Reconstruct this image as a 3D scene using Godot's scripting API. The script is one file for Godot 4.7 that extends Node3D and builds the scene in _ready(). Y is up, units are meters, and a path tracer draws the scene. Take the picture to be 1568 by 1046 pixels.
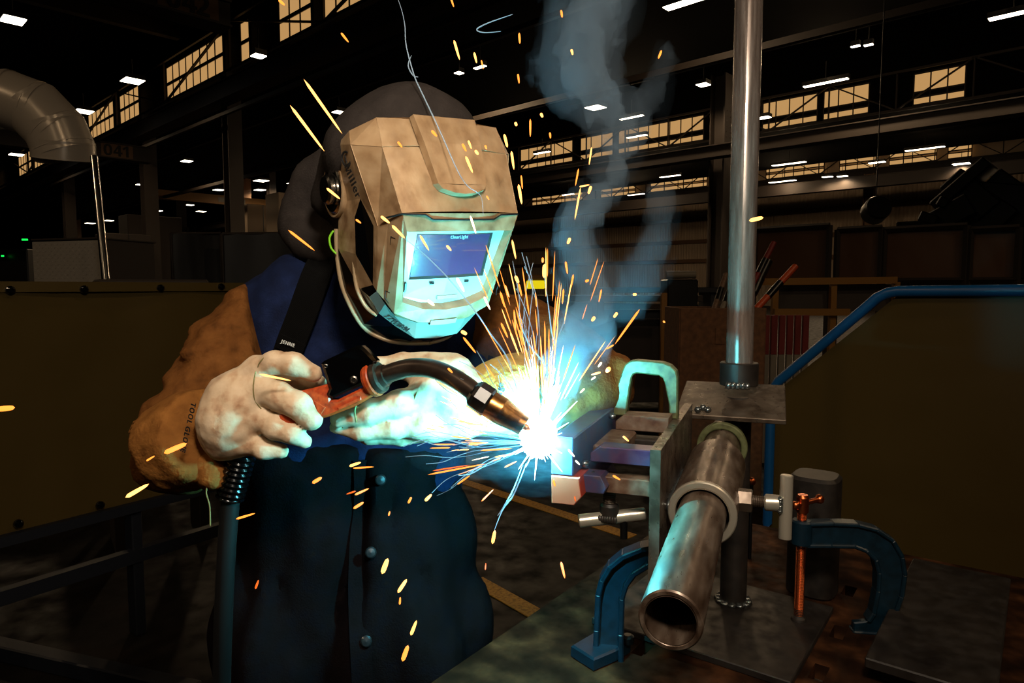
extends Node3D
# A welder at a fixture table in a dark fabrication hall. Metres, y up; the camera looks along -z from 1.35 m.

const FOCAL := 1045.0                      # focal length in pixels of the 1568 x 1046 frame
const TILT := 0.07926                      # camera looks down by this angle (radians)
const EYE := Vector3(0, 1.35, 0)
const HALL := Basis(Vector3(0.695, 0, -0.719), Vector3(0, 1, 0), Vector3(0.719, 0, 0.695))   # the hall's own axes: x across the bays, -z along them
var M := {}
var numbers := {}
var rng := RandomNumberGenerator.new()
var eye_basis := Basis(Vector3(1, 0, 0), -TILT)

func _ready() -> void:
	rng.seed = 7
	set_camera_and_light()
	make_materials()
	build_hall()
	build_background_things()
	build_screens()
	build_table()
	build_fixture()
	build_clamps()
	build_helmet()
	build_person()
	build_torch()
	build_arc_and_sparks()
	build_smoke()

func set_camera_and_light() -> void:
	var cam := Camera3D.new()
	cam.name = "camera"
	cam.fov = rad_to_deg(2.0 * atan(523.0 / FOCAL))
	cam.position = EYE
	cam.basis = eye_basis
	cam.near = 0.05
	cam.far = 400.0
	add_child(cam)
	cam.current = true
	var env := Environment.new()
	env.background_mode = Environment.BG_COLOR
	env.background_color = Color(0.01, 0.01, 0.012)
	env.tonemap_mode = Environment.TONE_MAPPER_LINEAR
	env.tonemap_exposure = 1.0
	env.sdfgi_enabled = true
	env.ssao_enabled = true
	env.ssil_enabled = true
	env.volumetric_fog_enabled = true
	env.volumetric_fog_density = 0.0
	var we := WorldEnvironment.new()
	we.name = "environment"
	we.environment = env
	add_child(we)
	# the photographer's flash: above the camera, aimed at the helmet, soft-edged
	var flash := SpotLight3D.new()
	flash.name = "flash_light"
	flash.position = Vector3(0.1, 1.95, 0.02)
	flash.light_color = Color(1.0, 0.93, 0.84)
	flash.light_energy = 1.75
	flash.light_size = 0.09
	flash.spot_angle = 56.0
	flash.spot_angle_attenuation = 1.0
	flash.spot_range = 60.0
	flash.spot_attenuation = 2.0
	flash.shadow_enabled = true
	add_child(flash)
	flash.look_at_from_position(flash.position, at(650, 300, 1.05))
	# the welding arc
	var arc := OmniLight3D.new()
	arc.name = "arc_light"
	arc.position = at(824, 676, 0.855)
	arc.light_color = Color(0.36, 0.93, 1.0)
	arc.light_energy = 0.46
	arc.light_size = 0.012
	arc.omni_range = 40.0
	arc.omni_attenuation = 2.0
	arc.shadow_enabled = true
	add_child(arc)

# ------------------------------------------------------------------ helpers
func at(px: float, py: float, d: float) -> Vector3:
	return EYE + eye_basis * Vector3((px - 784.0) / FOCAL * d, -(py - 523.0) / FOCAL * d, -d)

func on_level(px: float, py: float, y: float) -> Vector3:   # where the sight line through a point of the photograph meets the level y
	var v := at(px, py, 1.0) - EYE
	return EYE + v * ((y - EYE.y) / v.y)

func numbered(called: String) -> String:
	var n: int = numbers.get(called, 0)
	numbers[called] = n + 1
	return called if n == 0 else "%s_%03d" % [called, n]

func tag(o: Node3D, label: String, category := "", group := "", kind := "") -> void:
	if label: o.set_meta("label", label)
	if category: o.set_meta("category", category)
	if group: o.set_meta("group", group)
	if kind: o.set_meta("kind", kind)

func thing(called: String, label: String, category: String, where := Vector3.ZERO, turn := Basis.IDENTITY, group := "") -> Node3D:
	var o := Node3D.new()
	o.name = numbered(called)
	add_child(o)
	o.transform = Transform3D(turn, where)
	tag(o, label, category, group)
	return o

func put(mesh: Mesh, called: String, m: Material, parent: Node = null, xf := Transform3D.IDENTITY) -> MeshInstance3D:
	var o := MeshInstance3D.new()
	o.mesh = mesh
	o.material_override = m
	o.transform = xf
	if parent == null:
		o.name = numbered(called)
		add_child(o)
	else:
		o.name = called
		parent.add_child(o, true)
	return o

func obj(st: SurfaceTool, called: String, m: Material, parent: Node = null, xf := Transform3D.IDENTITY) -> MeshInstance3D:
	st.generate_normals()
	return put(st.commit(), called, m, parent, xf)

func structure(st: SurfaceTool, called: String, m: Material, xf := Transform3D.IDENTITY) -> MeshInstance3D:
	var o := obj(st, called, m, null, xf)
	o.set_meta("kind", "structure")
	return o

func mb() -> SurfaceTool:
	var st := SurfaceTool.new()
	st.begin(Mesh.PRIMITIVE_TRIANGLES)
	st.set_smooth_group(-1)
	return st

func tri(st: SurfaceTool, a: Vector3, b: Vector3, c: Vector3, out: Vector3) -> void:
	if (c - a).cross(b - a).dot(out) < 0.0:
		var s := b
		b = c
		c = s
	st.add_vertex(a)
	st.add_vertex(b)
	st.add_vertex(c)

func quad(st: SurfaceTool, a: Vector3, b: Vector3, c: Vector3, d: Vector3, out: Vector3) -> void:
	tri(st, a, b, c, out)
	tri(st, a, c, d, out)

func hull_quads(st: SurfaceTool, p: Array, xf: Transform3D) -> void:   # a box given by eight corners (x fastest, then y, then z)
	var c := Vector3.ZERO
	for v in p: c += v
	c /= 8.0
	for f in [[0, 1, 3, 2], [4, 5, 7, 6], [0, 1, 5, 4], [2, 3, 7, 6], [0, 2, 6, 4], [1, 3, 7, 5]]:
		var o: Vector3 = (p[f[0]] + p[f[1]] + p[f[2]] + p[f[3]]) / 4.0 - c
		quad(st, xf * p[f[0]], xf * p[f[1]], xf * p[f[2]], xf * p[f[3]], xf.basis * o)

func box(st: SurfaceTool, centre: Vector3, size: Vector3, bevel := 0.0, xf := Transform3D.IDENTITY) -> void:
	var h := size / 2.0
	var c := minf(bevel, minf(h.x, minf(h.y, h.z)) * 0.95)
	if c <= 0.0:
		var p := []
		for i in 8: p.append(centre + Vector3(h.x if i & 1 else -h.x, h.y if i & 2 else -h.y, h.z if i & 4 else -h.z))
		hull_quads(st, p, xf)
		return
	var corner := func(sx: float, sy: float, sz: float, which: int) -> Vector3:
		var v := Vector3(sx * (h.x - c), sy * (h.y - c), sz * (h.z - c))
		v[which] += [sx, sy, sz][which] * c
		return xf * (centre + v)
	for axis in 3:
		var u := (axis + 1) % 3
		var w := (axis + 2) % 3
		for s in [-1.0, 1.0]:
			var pts := []
			for q in [[-1.0, -1.0], [1.0, -1.0], [1.0, 1.0], [-1.0, 1.0]]:
				var g := [0.0, 0.0, 0.0]
				g[axis] = s; g[u] = q[0]; g[w] = q[1]
				pts.append(corner.call(g[0], g[1], g[2], axis))
			var out := Vector3.ZERO
			out[axis] = s
			quad(st, pts[0], pts[1], pts[2], pts[3], xf.basis * out)
			for s2 in [-1.0, 1.0]:   # the chamfer between axis and u
				var g1 := [0.0, 0.0, 0.0]
				g1[axis] = s; g1[u] = s2; g1[w] = -1.0
				var g2 := g1.duplicate()
				g2[w] = 1.0
				var o2 := Vector3.ZERO
				o2[axis] = s; o2[u] = s2
				quad(st, corner.call(g1[0], g1[1], g1[2], axis), corner.call(g2[0], g2[1], g2[2], axis), corner.call(g2[0], g2[1], g2[2], u), corner.call(g1[0], g1[1], g1[2], u), xf.basis * o2)
	for sx in [-1.0, 1.0]:
		for sy in [-1.0, 1.0]:
			for sz in [-1.0, 1.0]:
				tri(st, corner.call(sx, sy, sz, 0), corner.call(sx, sy, sz, 1), corner.call(sx, sy, sz, 2), xf.basis * Vector3(sx, sy, sz))

func bar(st: SurfaceTool, a: Vector3, b: Vector3, w: float, h: float, up := Vector3.UP, bevel := 0.0) -> void:   # a rectangular bar from a to b; w across, h along up
	var f := (b - a).normalized()
	var r := f.cross(up).normalized()
	if r.length() < 0.5: r = f.cross(Vector3.RIGHT).normalized()
	var u := r.cross(f).normalized()
	box(st, Vector3.ZERO, Vector3(w, h, a.distance_to(b)), bevel, Transform3D(Basis(r, u, -f), (a + b) / 2.0))

func frame_along(f: Vector3, hint := Vector3.UP) -> Basis:   # y along f
	var r := hint.cross(f)
	if r.length() < 0.01: r = Vector3.RIGHT.cross(f)
	r = r.normalized()
	return Basis(r, f.normalized(), r.cross(f).normalized())

func lathe(st: SurfaceTool, profile: Array, xf: Transform3D, sides := 24, smooth := true, turn := TAU) -> void:   # profile: [radius, height] from bottom to top, about xf's y axis; sharp corners where a point repeats
	for i in range(profile.size() - 1):
		var p: Array = profile[i]
		var q: Array = profile[i + 1]
		if p[0] == q[0] and p[1] == q[1]: continue
		st.set_smooth_group(i + 1 if smooth and absf(p[0] - q[0]) < absf(p[1] - q[1]) * 6.0 else -1)
		var n2 := Vector2(q[1] - p[1], p[0] - q[0]).normalized()
		for k in sides:
			var t0 := turn * k / sides
			var t1 := turn * (k + 1) / sides
			var d0 := Vector3(cos(t0), 0, sin(t0))
			var d1 := Vector3(cos(t1), 0, sin(t1))
			var up := Vector3(0, 1, 0)
			var out := xf.basis * ((d0 + d1).normalized() * n2.x + up * n2.y)
			var a: Vector3 = xf * (d0 * p[0] + up * p[1])
			var b: Vector3 = xf * (d1 * p[0] + up * p[1])
			var c: Vector3 = xf * (d1 * q[0] + up * q[1])
			var d: Vector3 = xf * (d0 * q[0] + up * q[1])
			if p[0] > 1e-6: tri(st, a, b, c, out)
			if q[0] > 1e-6: tri(st, a, c, d, out)
	st.set_smooth_group(-1)

func rod(st: SurfaceTool, a: Vector3, b: Vector3, r: float, sides := 20, chamfer := 0.0) -> void:   # a round bar with flat (chamfered) ends
	var l := a.distance_to(b)
	var c := chamfer
	var prof := [[0.0, 0.0], [r - c, 0.0], [r, c], [r, l - c], [r - c, l], [0.0, l]] if c > 0.0 else [[0.0, 0.0], [r, 0.0], [r, l], [0.0, l]]
	lathe(st, prof, Transform3D(frame_along(b - a), a), sides)

func pipe(st: SurfaceTool, a: Vector3, b: Vector3, r: float, wall: float, sides := 40) -> void:
	var l := a.distance_to(b)
	var e := minf(0.0015, wall * 0.3)
	lathe(st, [[r - wall, e], [r - wall + e, 0.0], [r - e, 0.0], [r, e], [r, l - e], [r - e, l], [r - wall + e, l], [r - wall, l - e]], Transform3D(frame_along(b - a), a), sides)
	# the bore, facing inwards
	var xf := Transform3D(frame_along(b - a), a)
	st.set_smooth_group(90)
	for k in sides:
		var t0 := TAU * k / sides
		var t1 := TAU * (k + 1) / sides
		var d0 := Vector3(cos(t0), 0, sin(t0)) * (r - wall)
		var d1 := Vector3(cos(t1), 0, sin(t1)) * (r - wall)
		quad(st, xf * d0, xf * d1, xf * (d1 + Vector3(0, l, 0)), xf * (d0 + Vector3(0, l, 0)), xf.basis * -(d0 + d1))
	st.set_smooth_group(-1)

func tube(st: SurfaceTool, pts: Array, r, sides := 12, caps := true) -> void:   # a round tube along points; r a number or one number per point
	var n := pts.size()
	var rings := []
	var f0: Vector3 = (pts[1] - pts[0]).normalized()
	var side := f0.cross(Vector3(0.31, 0.9, 0.27)).normalized()
	for i in n:
		var f: Vector3 = (pts[mini(i + 1, n - 1)] - pts[maxi(i - 1, 0)]).normalized()
		side = (side - f * side.dot(f)).normalized()
		var other := f.cross(side)
		var rr: float = r[i] if r is Array else r
		var ring := []
		for k in sides:
			var t := TAU * k / sides
			ring.append(pts[i] + (side * cos(t) + other * sin(t)) * rr)
		rings.append(ring)
	st.set_smooth_group(1)
	for i in n - 1:
		for k in sides:
			var k2 := (k + 1) % sides
			var a: Vector3 = rings[i][k]
			var b: Vector3 = rings[i][k2]
			var c: Vector3 = rings[i + 1][k2]
			var d: Vector3 = rings[i + 1][k]
			quad(st, a, b, c, d, (a + b + c + d) / 4.0 - (pts[i] + pts[i + 1]) / 2.0)
	st.set_smooth_group(-1)
	if caps:
		for e in [0, n - 1]:
			var o: Vector3 = pts[e] - pts[1 if e == 0 else n - 2]
			for k in sides:
				tri(st, pts[e], rings[e][k], rings[e][(k + 1) % sides], o)

func ribbon(st: SurfaceTool, pts: Array, w: float, thick: float, up: Vector3) -> void:   # a flat band along points, its face towards up
	var n := pts.size()
	var e := []
	for i in n:
		var f: Vector3 = (pts[mini(i + 1, n - 1)] - pts[maxi(i - 1, 0)]).normalized()
		var r := f.cross(up).normalized()
		var u := r.cross(f).normalized()
		e.append([pts[i] - r * w / 2.0, pts[i] + r * w / 2.0, u, r])
	for i in n - 1:
		var a: Array = e[i]
		var b: Array = e[i + 1]
		st.set_smooth_group(1)
		quad(st, a[0] + a[2] * thick, a[1] + a[2] * thick, b[1] + b[2] * thick, b[0] + b[2] * thick, a[2])
		st.set_smooth_group(2)
		quad(st, a[0], a[1], b[1], b[0], -a[2])
		st.set_smooth_group(3)
		quad(st, a[0], a[0] + a[2] * thick, b[0] + b[2] * thick, b[0], -a[3])
		quad(st, a[1], a[1] + a[2] * thick, b[1] + b[2] * thick, b[1], a[3])
	st.set_smooth_group(-1)

func curve(pts: Array, steps := 6) -> Array:   # a smooth line through points
	var out := []
	var n := pts.size()
	for i in n - 1:
		var a: Vector3 = pts[maxi(i - 1, 0)]
		var b: Vector3 = pts[i]
		var c: Vector3 = pts[i + 1]
		var d: Vector3 = pts[mini(i + 2, n - 1)]
		for k in steps:
			out.append(b.cubic_interpolate(c, a, d, float(k) / steps))
	out.append(pts[n - 1])
	return out

func prism(st: SurfaceTool, poly: Array, z0: float, z1: float, xf: Transform3D, bevel := 0.0, smooth := false) -> void:   # a flat outline (Vector2, any turn) with depth from z0 to z1, edges chamfered
	var pts := PackedVector2Array(poly)
	if Geometry2D.is_polygon_clockwise(pts): pts.reverse()
	var n := pts.size()
	var inner := PackedVector2Array()
	var outs := []
	for i in n:
		var e0 := (pts[i] - pts[(i + n - 1) % n]).normalized()
		var e1 := (pts[(i + 1) % n] - pts[i]).normalized()
		var n0 := Vector2(e0.y, -e0.x)
		var n1 := Vector2(e1.y, -e1.x)
		var m := (n0 + n1).normalized()
		outs.append(m)
		inner.append(pts[i] - m * (bevel / maxf(0.4, m.dot(n1))))
	var tris := Geometry2D.triangulate_polygon(inner)
	if z0 > z1:
		var s := z0
		z0 = z1
		z1 = s
	for k in range(0, tris.size(), 3):
		for e in [[z0, -1.0], [z1, 1.0]]:
			var v := []
			for j in 3:
				var q := inner[tris[k + j]]
				v.append(xf * Vector3(q.x, q.y, e[0]))
			tri(st, v[0], v[1], v[2], xf.basis * Vector3(0, 0, e[1]))
	st.set_smooth_group(2 if smooth else -1)
	for i in n:
		var j := (i + 1) % n
		var e := (pts[j] - pts[i]).normalized()
		var out := xf.basis * Vector3(e.y, -e.x, 0)
		quad(st, xf * Vector3(pts[i].x, pts[i].y, z0 + bevel), xf * Vector3(pts[j].x, pts[j].y, z0 + bevel), xf * Vector3(pts[j].x, pts[j].y, z1 - bevel), xf * Vector3(pts[i].x, pts[i].y, z1 - bevel), out)
	st.set_smooth_group(-1)
	if bevel > 0.0:
		for i in n:
			var j := (i + 1) % n
			var e := (pts[j] - pts[i]).normalized()
			for s in [[z0, bevel, -1.0], [z1, -bevel, 1.0]]:
				quad(st, xf * Vector3(pts[i].x, pts[i].y, s[0] + s[1]), xf * Vector3(pts[j].x, pts[j].y, s[0] + s[1]), xf * Vector3(inner[j].x, inner[j].y, s[0]), xf * Vector3(inner[i].x, inner[i].y, s[0]), xf.basis * Vector3(e.y, -e.x, s[2]))

func lettering(words: String, height: float, m: Material, parent: Node, xf: Transform3D, called := "lettering", bold := 700) -> MeshInstance3D:
	var t := TextMesh.new()
	var f := SystemFont.new()
	f.font_names = PackedStringArray(["Droid Sans"])
	f.font_weight = bold
	t.font = f
	t.text = words
	t.font_size = 32
	t.pixel_size = height / 24.0
	t.depth = height * 0.04
	t.curve_step = 2.0
	return put(t, called, m, parent, xf)

# ------------------------------------------------------------------ smooth bodies: distance to tapered bones, joined softly, meshed as surface nets
# bone: [a, b, ra, rb, group]; group 0 is the trunk, each other group joins it softly but stays apart from the rest
func net(bones: Array, k: float, cell: float, noise: FastNoiseLite = null, amp := 0.0, stretch := Vector3.ONE, cut: Array = []) -> ArrayMesh:
	var lo := Vector3.INF
	var hi := -Vector3.INF
	for b in bones:
		var r: float = maxf(b[2], b[3]) + absf(amp) + k * 0.3 + cell * 2.0
		for e in [b[0], b[1]]:
			lo = lo.min(e - Vector3.ONE * r)
			hi = hi.max(e + Vector3.ONE * r)
	var n := Vector3i(((hi - lo) / cell).ceil()) + Vector3i.ONE * 2
	var blk := 6
	var nb := Vector3i((n.x + blk - 1) / blk, (n.y + blk - 1) / blk, (n.z + blk - 1) / blk)
	var val := {}
	var reach := cell * blk * 0.87 + cell * 2.0
	var sy := n.x + 1
	var sz := (n.x + 1) * (n.y + 1)
	var active := []
	for bz in nb.z:
		for by in nb.y:
			for bx in nb.x:
				var c := lo + Vector3(bx * blk + blk * 0.5, by * blk + blk * 0.5, bz * blk + blk * 0.5) * cell
				var near := []
				var best := INF
				var ds := []
				for b in bones:
					var pa: Vector3 = c - b[0]
					var ba: Vector3 = b[1] - b[0]
					var t := clampf(pa.dot(ba) / maxf(ba.length_squared(), 1e-9), 0.0, 1.0)
					var d: float = (pa - ba * t).length() - lerpf(b[2], b[3], t)
					ds.append(d)
					best = minf(best, d)
				if best > reach + k * 0.3 + absf(amp) or best < -(reach + absf(amp)): continue
				for i in bones.size():
					if ds[i] < best + 2.0 * reach + k: near.append(bones[i])
				active.append(Vector3i(bx, by, bz))
				for z in range(bz * blk, mini((bz + 1) * blk + 1, n.z + 1)):
					for y in range(by * blk, mini((by + 1) * blk + 1, n.y + 1)):
						for x in range(bx * blk, mini((bx + 1) * blk + 1, n.x + 1)):
							var key := x + y * sy + z * sz
							if val.has(key): continue
							var p := lo + Vector3(x, y, z) * cell
							val[key] = field(p, near, k, noise, amp, stretch, cut)
	# one vertex in each cell that the surface crosses
	var vert := {}
	var verts := PackedVector3Array()
	var corner_off := [0, 1, sy, sy + 1, sz, sz + 1, sz + sy, sz + sy + 1]
	var corner_pos := [Vector3(0, 0, 0), Vector3(1, 0, 0), Vector3(0, 1, 0), Vector3(1, 1, 0), Vector3(0, 0, 1), Vector3(1, 0, 1), Vector3(0, 1, 1), Vector3(1, 1, 1)]
	var edges := [[0, 1], [2, 3], [4, 5], [6, 7], [0, 2], [1, 3], [4, 6], [5, 7], [0, 4], [1, 5], [2, 6], [3, 7]]
	var v8 := PackedFloat32Array()
	v8.resize(8)
	for b in active:
		for z in range(b.z * blk, mini((b.z + 1) * blk, n.z)):
			for y in range(b.y * blk, mini((b.y + 1) * blk, n.y)):
				for x in range(b.x * blk, mini((b.x + 1) * blk, n.x)):
					var key := x + y * sy + z * sz
					var neg := 0
					var ok := true
					for i in 8:
						var w = val.get(key + corner_off[i])
						if w == null:
							ok = false
							break
						v8[i] = w
						if w < 0.0: neg += 1
					if not ok or neg == 0 or neg == 8: continue
					var sum := Vector3.ZERO
					var cnt := 0
					for e in edges:
						var f0 := v8[e[0]]
						var f1 := v8[e[1]]
						if (f0 < 0.0) != (f1 < 0.0):
							sum += corner_pos[e[0]].lerp(corner_pos[e[1]], f0 / (f0 - f1))
							cnt += 1
					vert[key] = verts.size()
					verts.append(lo + (Vector3(x, y, z) + sum / cnt) * cell)
	var idx := PackedInt32Array()
	var steps := [1, sy, sz]
	for key in vert:
		var f0: float = val[key]
		for ax in 3:
			var f1 = val.get(key + steps[ax])
			if f1 == null or (f0 < 0.0) == (f1 < 0.0): continue
			var u: int = steps[(ax + 1) % 3]
			var w: int = steps[(ax + 2) % 3]
			if not (vert.has(key - u) and vert.has(key - w) and vert.has(key - u - w)): continue
			var q: Array = [vert[key], vert[key - u], vert[key - u - w], vert[key - w]]
			if f0 < 0.0: idx.append_array([q[0], q[2], q[1], q[0], q[3], q[2]])
			else: idx.append_array([q[0], q[1], q[2], q[0], q[2], q[3]])
	var normals := PackedVector3Array()
	normals.resize(verts.size())
	for i in range(0, idx.size(), 3):
		var a := verts[idx[i]]
		var nn := (verts[idx[i + 2]] - a).cross(verts[idx[i + 1]] - a)
		for j in 3: normals[idx[i + j]] += nn
	for i in normals.size(): normals[i] = normals[i].normalized()
	var arrays := []
	arrays.resize(Mesh.ARRAY_MAX)
	arrays[Mesh.ARRAY_VERTEX] = verts
	arrays[Mesh.ARRAY_NORMAL] = normals
	arrays[Mesh.ARRAY_INDEX] = idx
	var mesh := ArrayMesh.new()
	mesh.add_surface_from_arrays(Mesh.PRIMITIVE_TRIANGLES, arrays)
	return mesh

func surface_hit(px: float, py: float, bones: Array, k: float, noise: FastNoiseLite, amp: float, stretch: Vector3) -> float:   # the depth at which the sight line through a point of the photograph meets such a body
	var d := 0.8
	while d < 1.6:
		var f := field(at(px, py, d), bones, k, noise, amp, stretch, [])
		if f < 0.0005: return d
		d += maxf(0.0008, f * 0.5)
	return 1.2

func smin(a: float, b: float, k: float) -> float:
	var h := maxf(k - absf(a - b), 0.0) / k
	return minf(a, b) - h * h * k * 0.25

func field(p: Vector3, bones: Array, k: float, noise: FastNoiseLite, amp: float, stretch: Vector3, cut: Array) -> float:
	var d0 := 1e3
	var groups := {}
	for b in bones:
		var pa: Vector3 = p - b[0]
		var ba: Vector3 = b[1] - b[0]
		var t := clampf(pa.dot(ba) / maxf(ba.length_squared(), 1e-9), 0.0, 1.0)
		var d: float = (pa - ba * t).length() - lerpf(b[2], b[3], t)
		if b[4] == 0: d0 = smin(d0, d, k)
		else: groups[b[4]] = smin(groups.get(b[4], 1e3), d, k * 0.6)
	var m := d0
	for g in groups: m = minf(m, smin(d0, groups[g], k))
	if noise != null and absf(m) < absf(amp) * 3.0:
		m -= amp * noise.get_noise_3dv(p * stretch)
	for c in cut:   # planes [point, outward normal]: what lies beyond is cut away
		m = maxf(m, (p - c[0]).dot(c[1]))
	return m

# ------------------------------------------------------------------ materials
func ramp(stops: Array) -> Gradient:
	var g := Gradient.new()
	g.offsets = PackedFloat32Array(stops.map(func(s): return s[0]))
	g.colors = PackedColorArray(stops.map(func(s): return s[1]))
	return g

func noise_tex(sd: int, freq: float, stops: Array, octaves := 4, size := 512, kind := FastNoiseLite.TYPE_SIMPLEX_SMOOTH, bump := 0.0) -> NoiseTexture2D:
	var n := FastNoiseLite.new()
	n.seed = sd
	n.noise_type = kind
	n.frequency = freq
	n.fractal_octaves = octaves
	var t := NoiseTexture2D.new()
	t.width = size
	t.height = size
	t.seamless = true
	t.noise = n
	if stops: t.color_ramp = ramp(stops)
	if bump > 0.0:
		t.as_normal_map = true
		t.bump_strength = bump
	return t

func plain(c: Color, rough := 0.6, metal := 0.0, tex: Texture2D = null, scale := Vector3.ONE, world := false) -> StandardMaterial3D:
	var m := StandardMaterial3D.new()
	m.albedo_color = c
	m.roughness = rough
	m.metallic = metal
	m.metallic_specular = 0.5
	if tex:
		m.albedo_texture = tex
		m.uv1_triplanar = true
		m.uv1_world_triplanar = world
		m.uv1_scale = scale
	return m

func relief(m: StandardMaterial3D, tex: Texture2D, strength := 1.0) -> StandardMaterial3D:
	m.normal_enabled = true
	m.normal_texture = tex
	m.normal_scale = strength
	return m

func rough_map(m: StandardMaterial3D, tex: Texture2D) -> StandardMaterial3D:
	m.roughness_texture = tex
	m.roughness_texture_channel = BaseMaterial3D.TEXTURE_CHANNEL_RED
	m.roughness = 1.0
	return m

func glowing(c: Color, energy: float) -> StandardMaterial3D:
	var m := plain(Color(0.02, 0.02, 0.02), 0.8)
	m.emission_enabled = true
	m.emission = c
	m.emission_energy_multiplier = energy
	return m

func make_materials() -> void:
	var fine := noise_tex(3, 0.06, [], 4, 512, FastNoiseLite.TYPE_SIMPLEX_SMOOTH, 3.0)
	var grain := noise_tex(4, 0.2, [], 3, 512, FastNoiseLite.TYPE_VALUE, 5.0)
	var scratch_rough := noise_tex(5, 0.03, [[0.0, Color(0.2, 0.2, 0.2)], [0.5, Color(0.34, 0.34, 0.34)], [1.0, Color(0.55, 0.55, 0.55)]], 5)
	var dark_rough := noise_tex(6, 0.02, [[0.0, Color(0.35, 0.35, 0.35)], [0.55, Color(0.55, 0.55, 0.55)], [1.0, Color(0.8, 0.8, 0.8)]], 5)
	# helmet
	M.tan = plain(Color(1, 1, 1), 0.42, 0.25, noise_tex(11, 0.012, [[0.0, Color(0.42, 0.31, 0.21)], [0.35, Color(0.58, 0.47, 0.345)], [0.6, Color(0.655, 0.55, 0.42)], [1.0, Color(0.72, 0.63, 0.51)]], 5), Vector3.ONE * 4.0)
	relief(M.tan, fine, 0.12)
	M.chin = plain(Color(0.46, 0.46, 0.43), 0.3, 0.1)
	M.rim = plain(Color(0.66, 0.58, 0.46), 0.4, 0.2)
	M.black = plain(Color(0.02, 0.02, 0.022), 0.35)
	M.black_gloss = plain(Color(0.012, 0.012, 0.014), 0.12)
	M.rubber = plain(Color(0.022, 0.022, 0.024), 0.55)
	M.window_dark = plain(Color(0.012, 0.014, 0.02), 0.08)
	M.cassette = plain(Color(0.72, 0.73, 0.72), 0.35, 0.3)
	M.lens = plain(Color(0.27, 0.05, 0.30), 0.2, 0.0)
	relief(M.lens, noise_tex(13, 0.1, [], 3, 256, FastNoiseLite.TYPE_VALUE, 1.0), 0.2)
	M.cover = plain(Color(0.8, 0.95, 0.9, 0.03), 0.05)
	M.cover.transparency = BaseMaterial3D.TRANSPARENCY_ALPHA
	M.chrome = plain(Color(0.72, 0.71, 0.69), 0.18, 1.0)
	M.white_print = plain(Color(0.8, 0.82, 0.82), 0.6)
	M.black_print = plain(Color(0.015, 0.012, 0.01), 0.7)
	M.green_plastic = plain(Color(0.45, 0.75, 0.08), 0.5)
	# clothes
	var cloth := noise_tex(21, 0.35, [], 2, 512, FastNoiseLite.TYPE_VALUE, 4.0)
	M.hood = plain(Color(1, 1, 1), 0.9, 0.0, noise_tex(22, 0.02, [[0.0, Color(0.15, 0.135, 0.13)], [1.0, Color(0.215, 0.195, 0.185)]], 4), Vector3.ONE * 3.0)
	relief(M.hood, cloth, 0.35)
	M.denim = plain(Color(1, 1, 1), 0.85, 0.0, noise_tex(23, 0.015, [[0.0, Color(0.07, 0.09, 0.165)], [0.6, Color(0.09, 0.128, 0.245)], [1.0, Color(0.12, 0.165, 0.31)]], 4), Vector3.ONE * 3.0)
	relief(M.denim, cloth, 0.3)
	M.apron = plain(Color(1, 1, 1), 0.85, 0.0, noise_tex(24, 0.015, [[0.0, Color(0.055, 0.043, 0.043)], [0.45, Color(0.072, 0.057, 0.062)], [0.75, Color(0.064, 0.058, 0.075)], [1.0, Color(0.11, 0.075, 0.06)]], 5), Vector3.ONE * 3.0)
	relief(M.apron, cloth, 0.3)
	M.strap = plain(Color(0.045, 0.045, 0.047), 0.8)
	var weave := Image.create(64, 64, false, Image.FORMAT_RGB8)
	for y in 64:
		for x in 64:
			var v := 0.5 + 0.5 * sin((x + y) * TAU / 8.0)
			weave.set_pixel(x, y, Color(v, v, v))
	weave.bump_map_to_normal_map(3.0)
	M.strap.uv1_triplanar = true
	M.strap.uv1_scale = Vector3.ONE * 35.0
	relief(M.strap, ImageTexture.create_from_image(weave), 0.8)
	M.leather = plain(Color(1, 1, 1), 0.85, 0.0, noise_tex(25, 0.02, [[0.0, Color(0.21, 0.12, 0.055)], [0.4, Color(0.375, 0.23, 0.105)], [1.0, Color(0.49, 0.32, 0.16)]], 5), Vector3.ONE * 3.0)
	relief(M.leather, grain, 0.5)
	M.leather_pale = plain(Color(1, 1, 1), 0.85, 0.0, noise_tex(26, 0.02, [[0.0, Color(0.55, 0.40, 0.18)], [1.0, Color(0.80, 0.64, 0.33)]], 5), Vector3.ONE * 3.0)
	relief(M.leather_pale, grain, 0.5)
	M.leather_cuff = plain(Color(1, 1, 1), 0.85, 0.0, noise_tex(30, 0.02, [[0.0, Color(0.36, 0.22, 0.095)], [1.0, Color(0.58, 0.39, 0.19)]], 5), Vector3.ONE * 3.0)
	relief(M.leather_cuff, grain, 0.5)
	M.glove = plain(Color(1.0, 0.98, 0.95), 0.75, 0.0, noise_tex(27, 0.014, [[0.0, Color(0.50, 0.36, 0.26)], [0.2, Color(0.66, 0.53, 0.42)], [0.42, Color(0.76, 0.68, 0.58)], [1.0, Color(0.82, 0.76, 0.68)]], 5), Vector3.ONE * 4.0)
	relief(M.glove, fine, 0.25)
	for key in ["hood", "denim", "apron", "leather", "leather_pale", "leather_cuff", "strap"]: M[key].metallic_specular = 0.16
	M.skin = plain(Color(0.62, 0.42, 0.32), 0.6)
	M.trousers = plain(Color(0.05, 0.06, 0.1), 0.9)
	M.boot = plain(Color(0.06, 0.05, 0.045), 0.6)
	M.apron.metallic_specular = 0.08
	M.snap = plain(Color(0.35, 0.36, 0.38), 0.3, 0.9)
	M.thread = plain(Color(0.45, 0.42, 0.25), 0.9)
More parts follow.
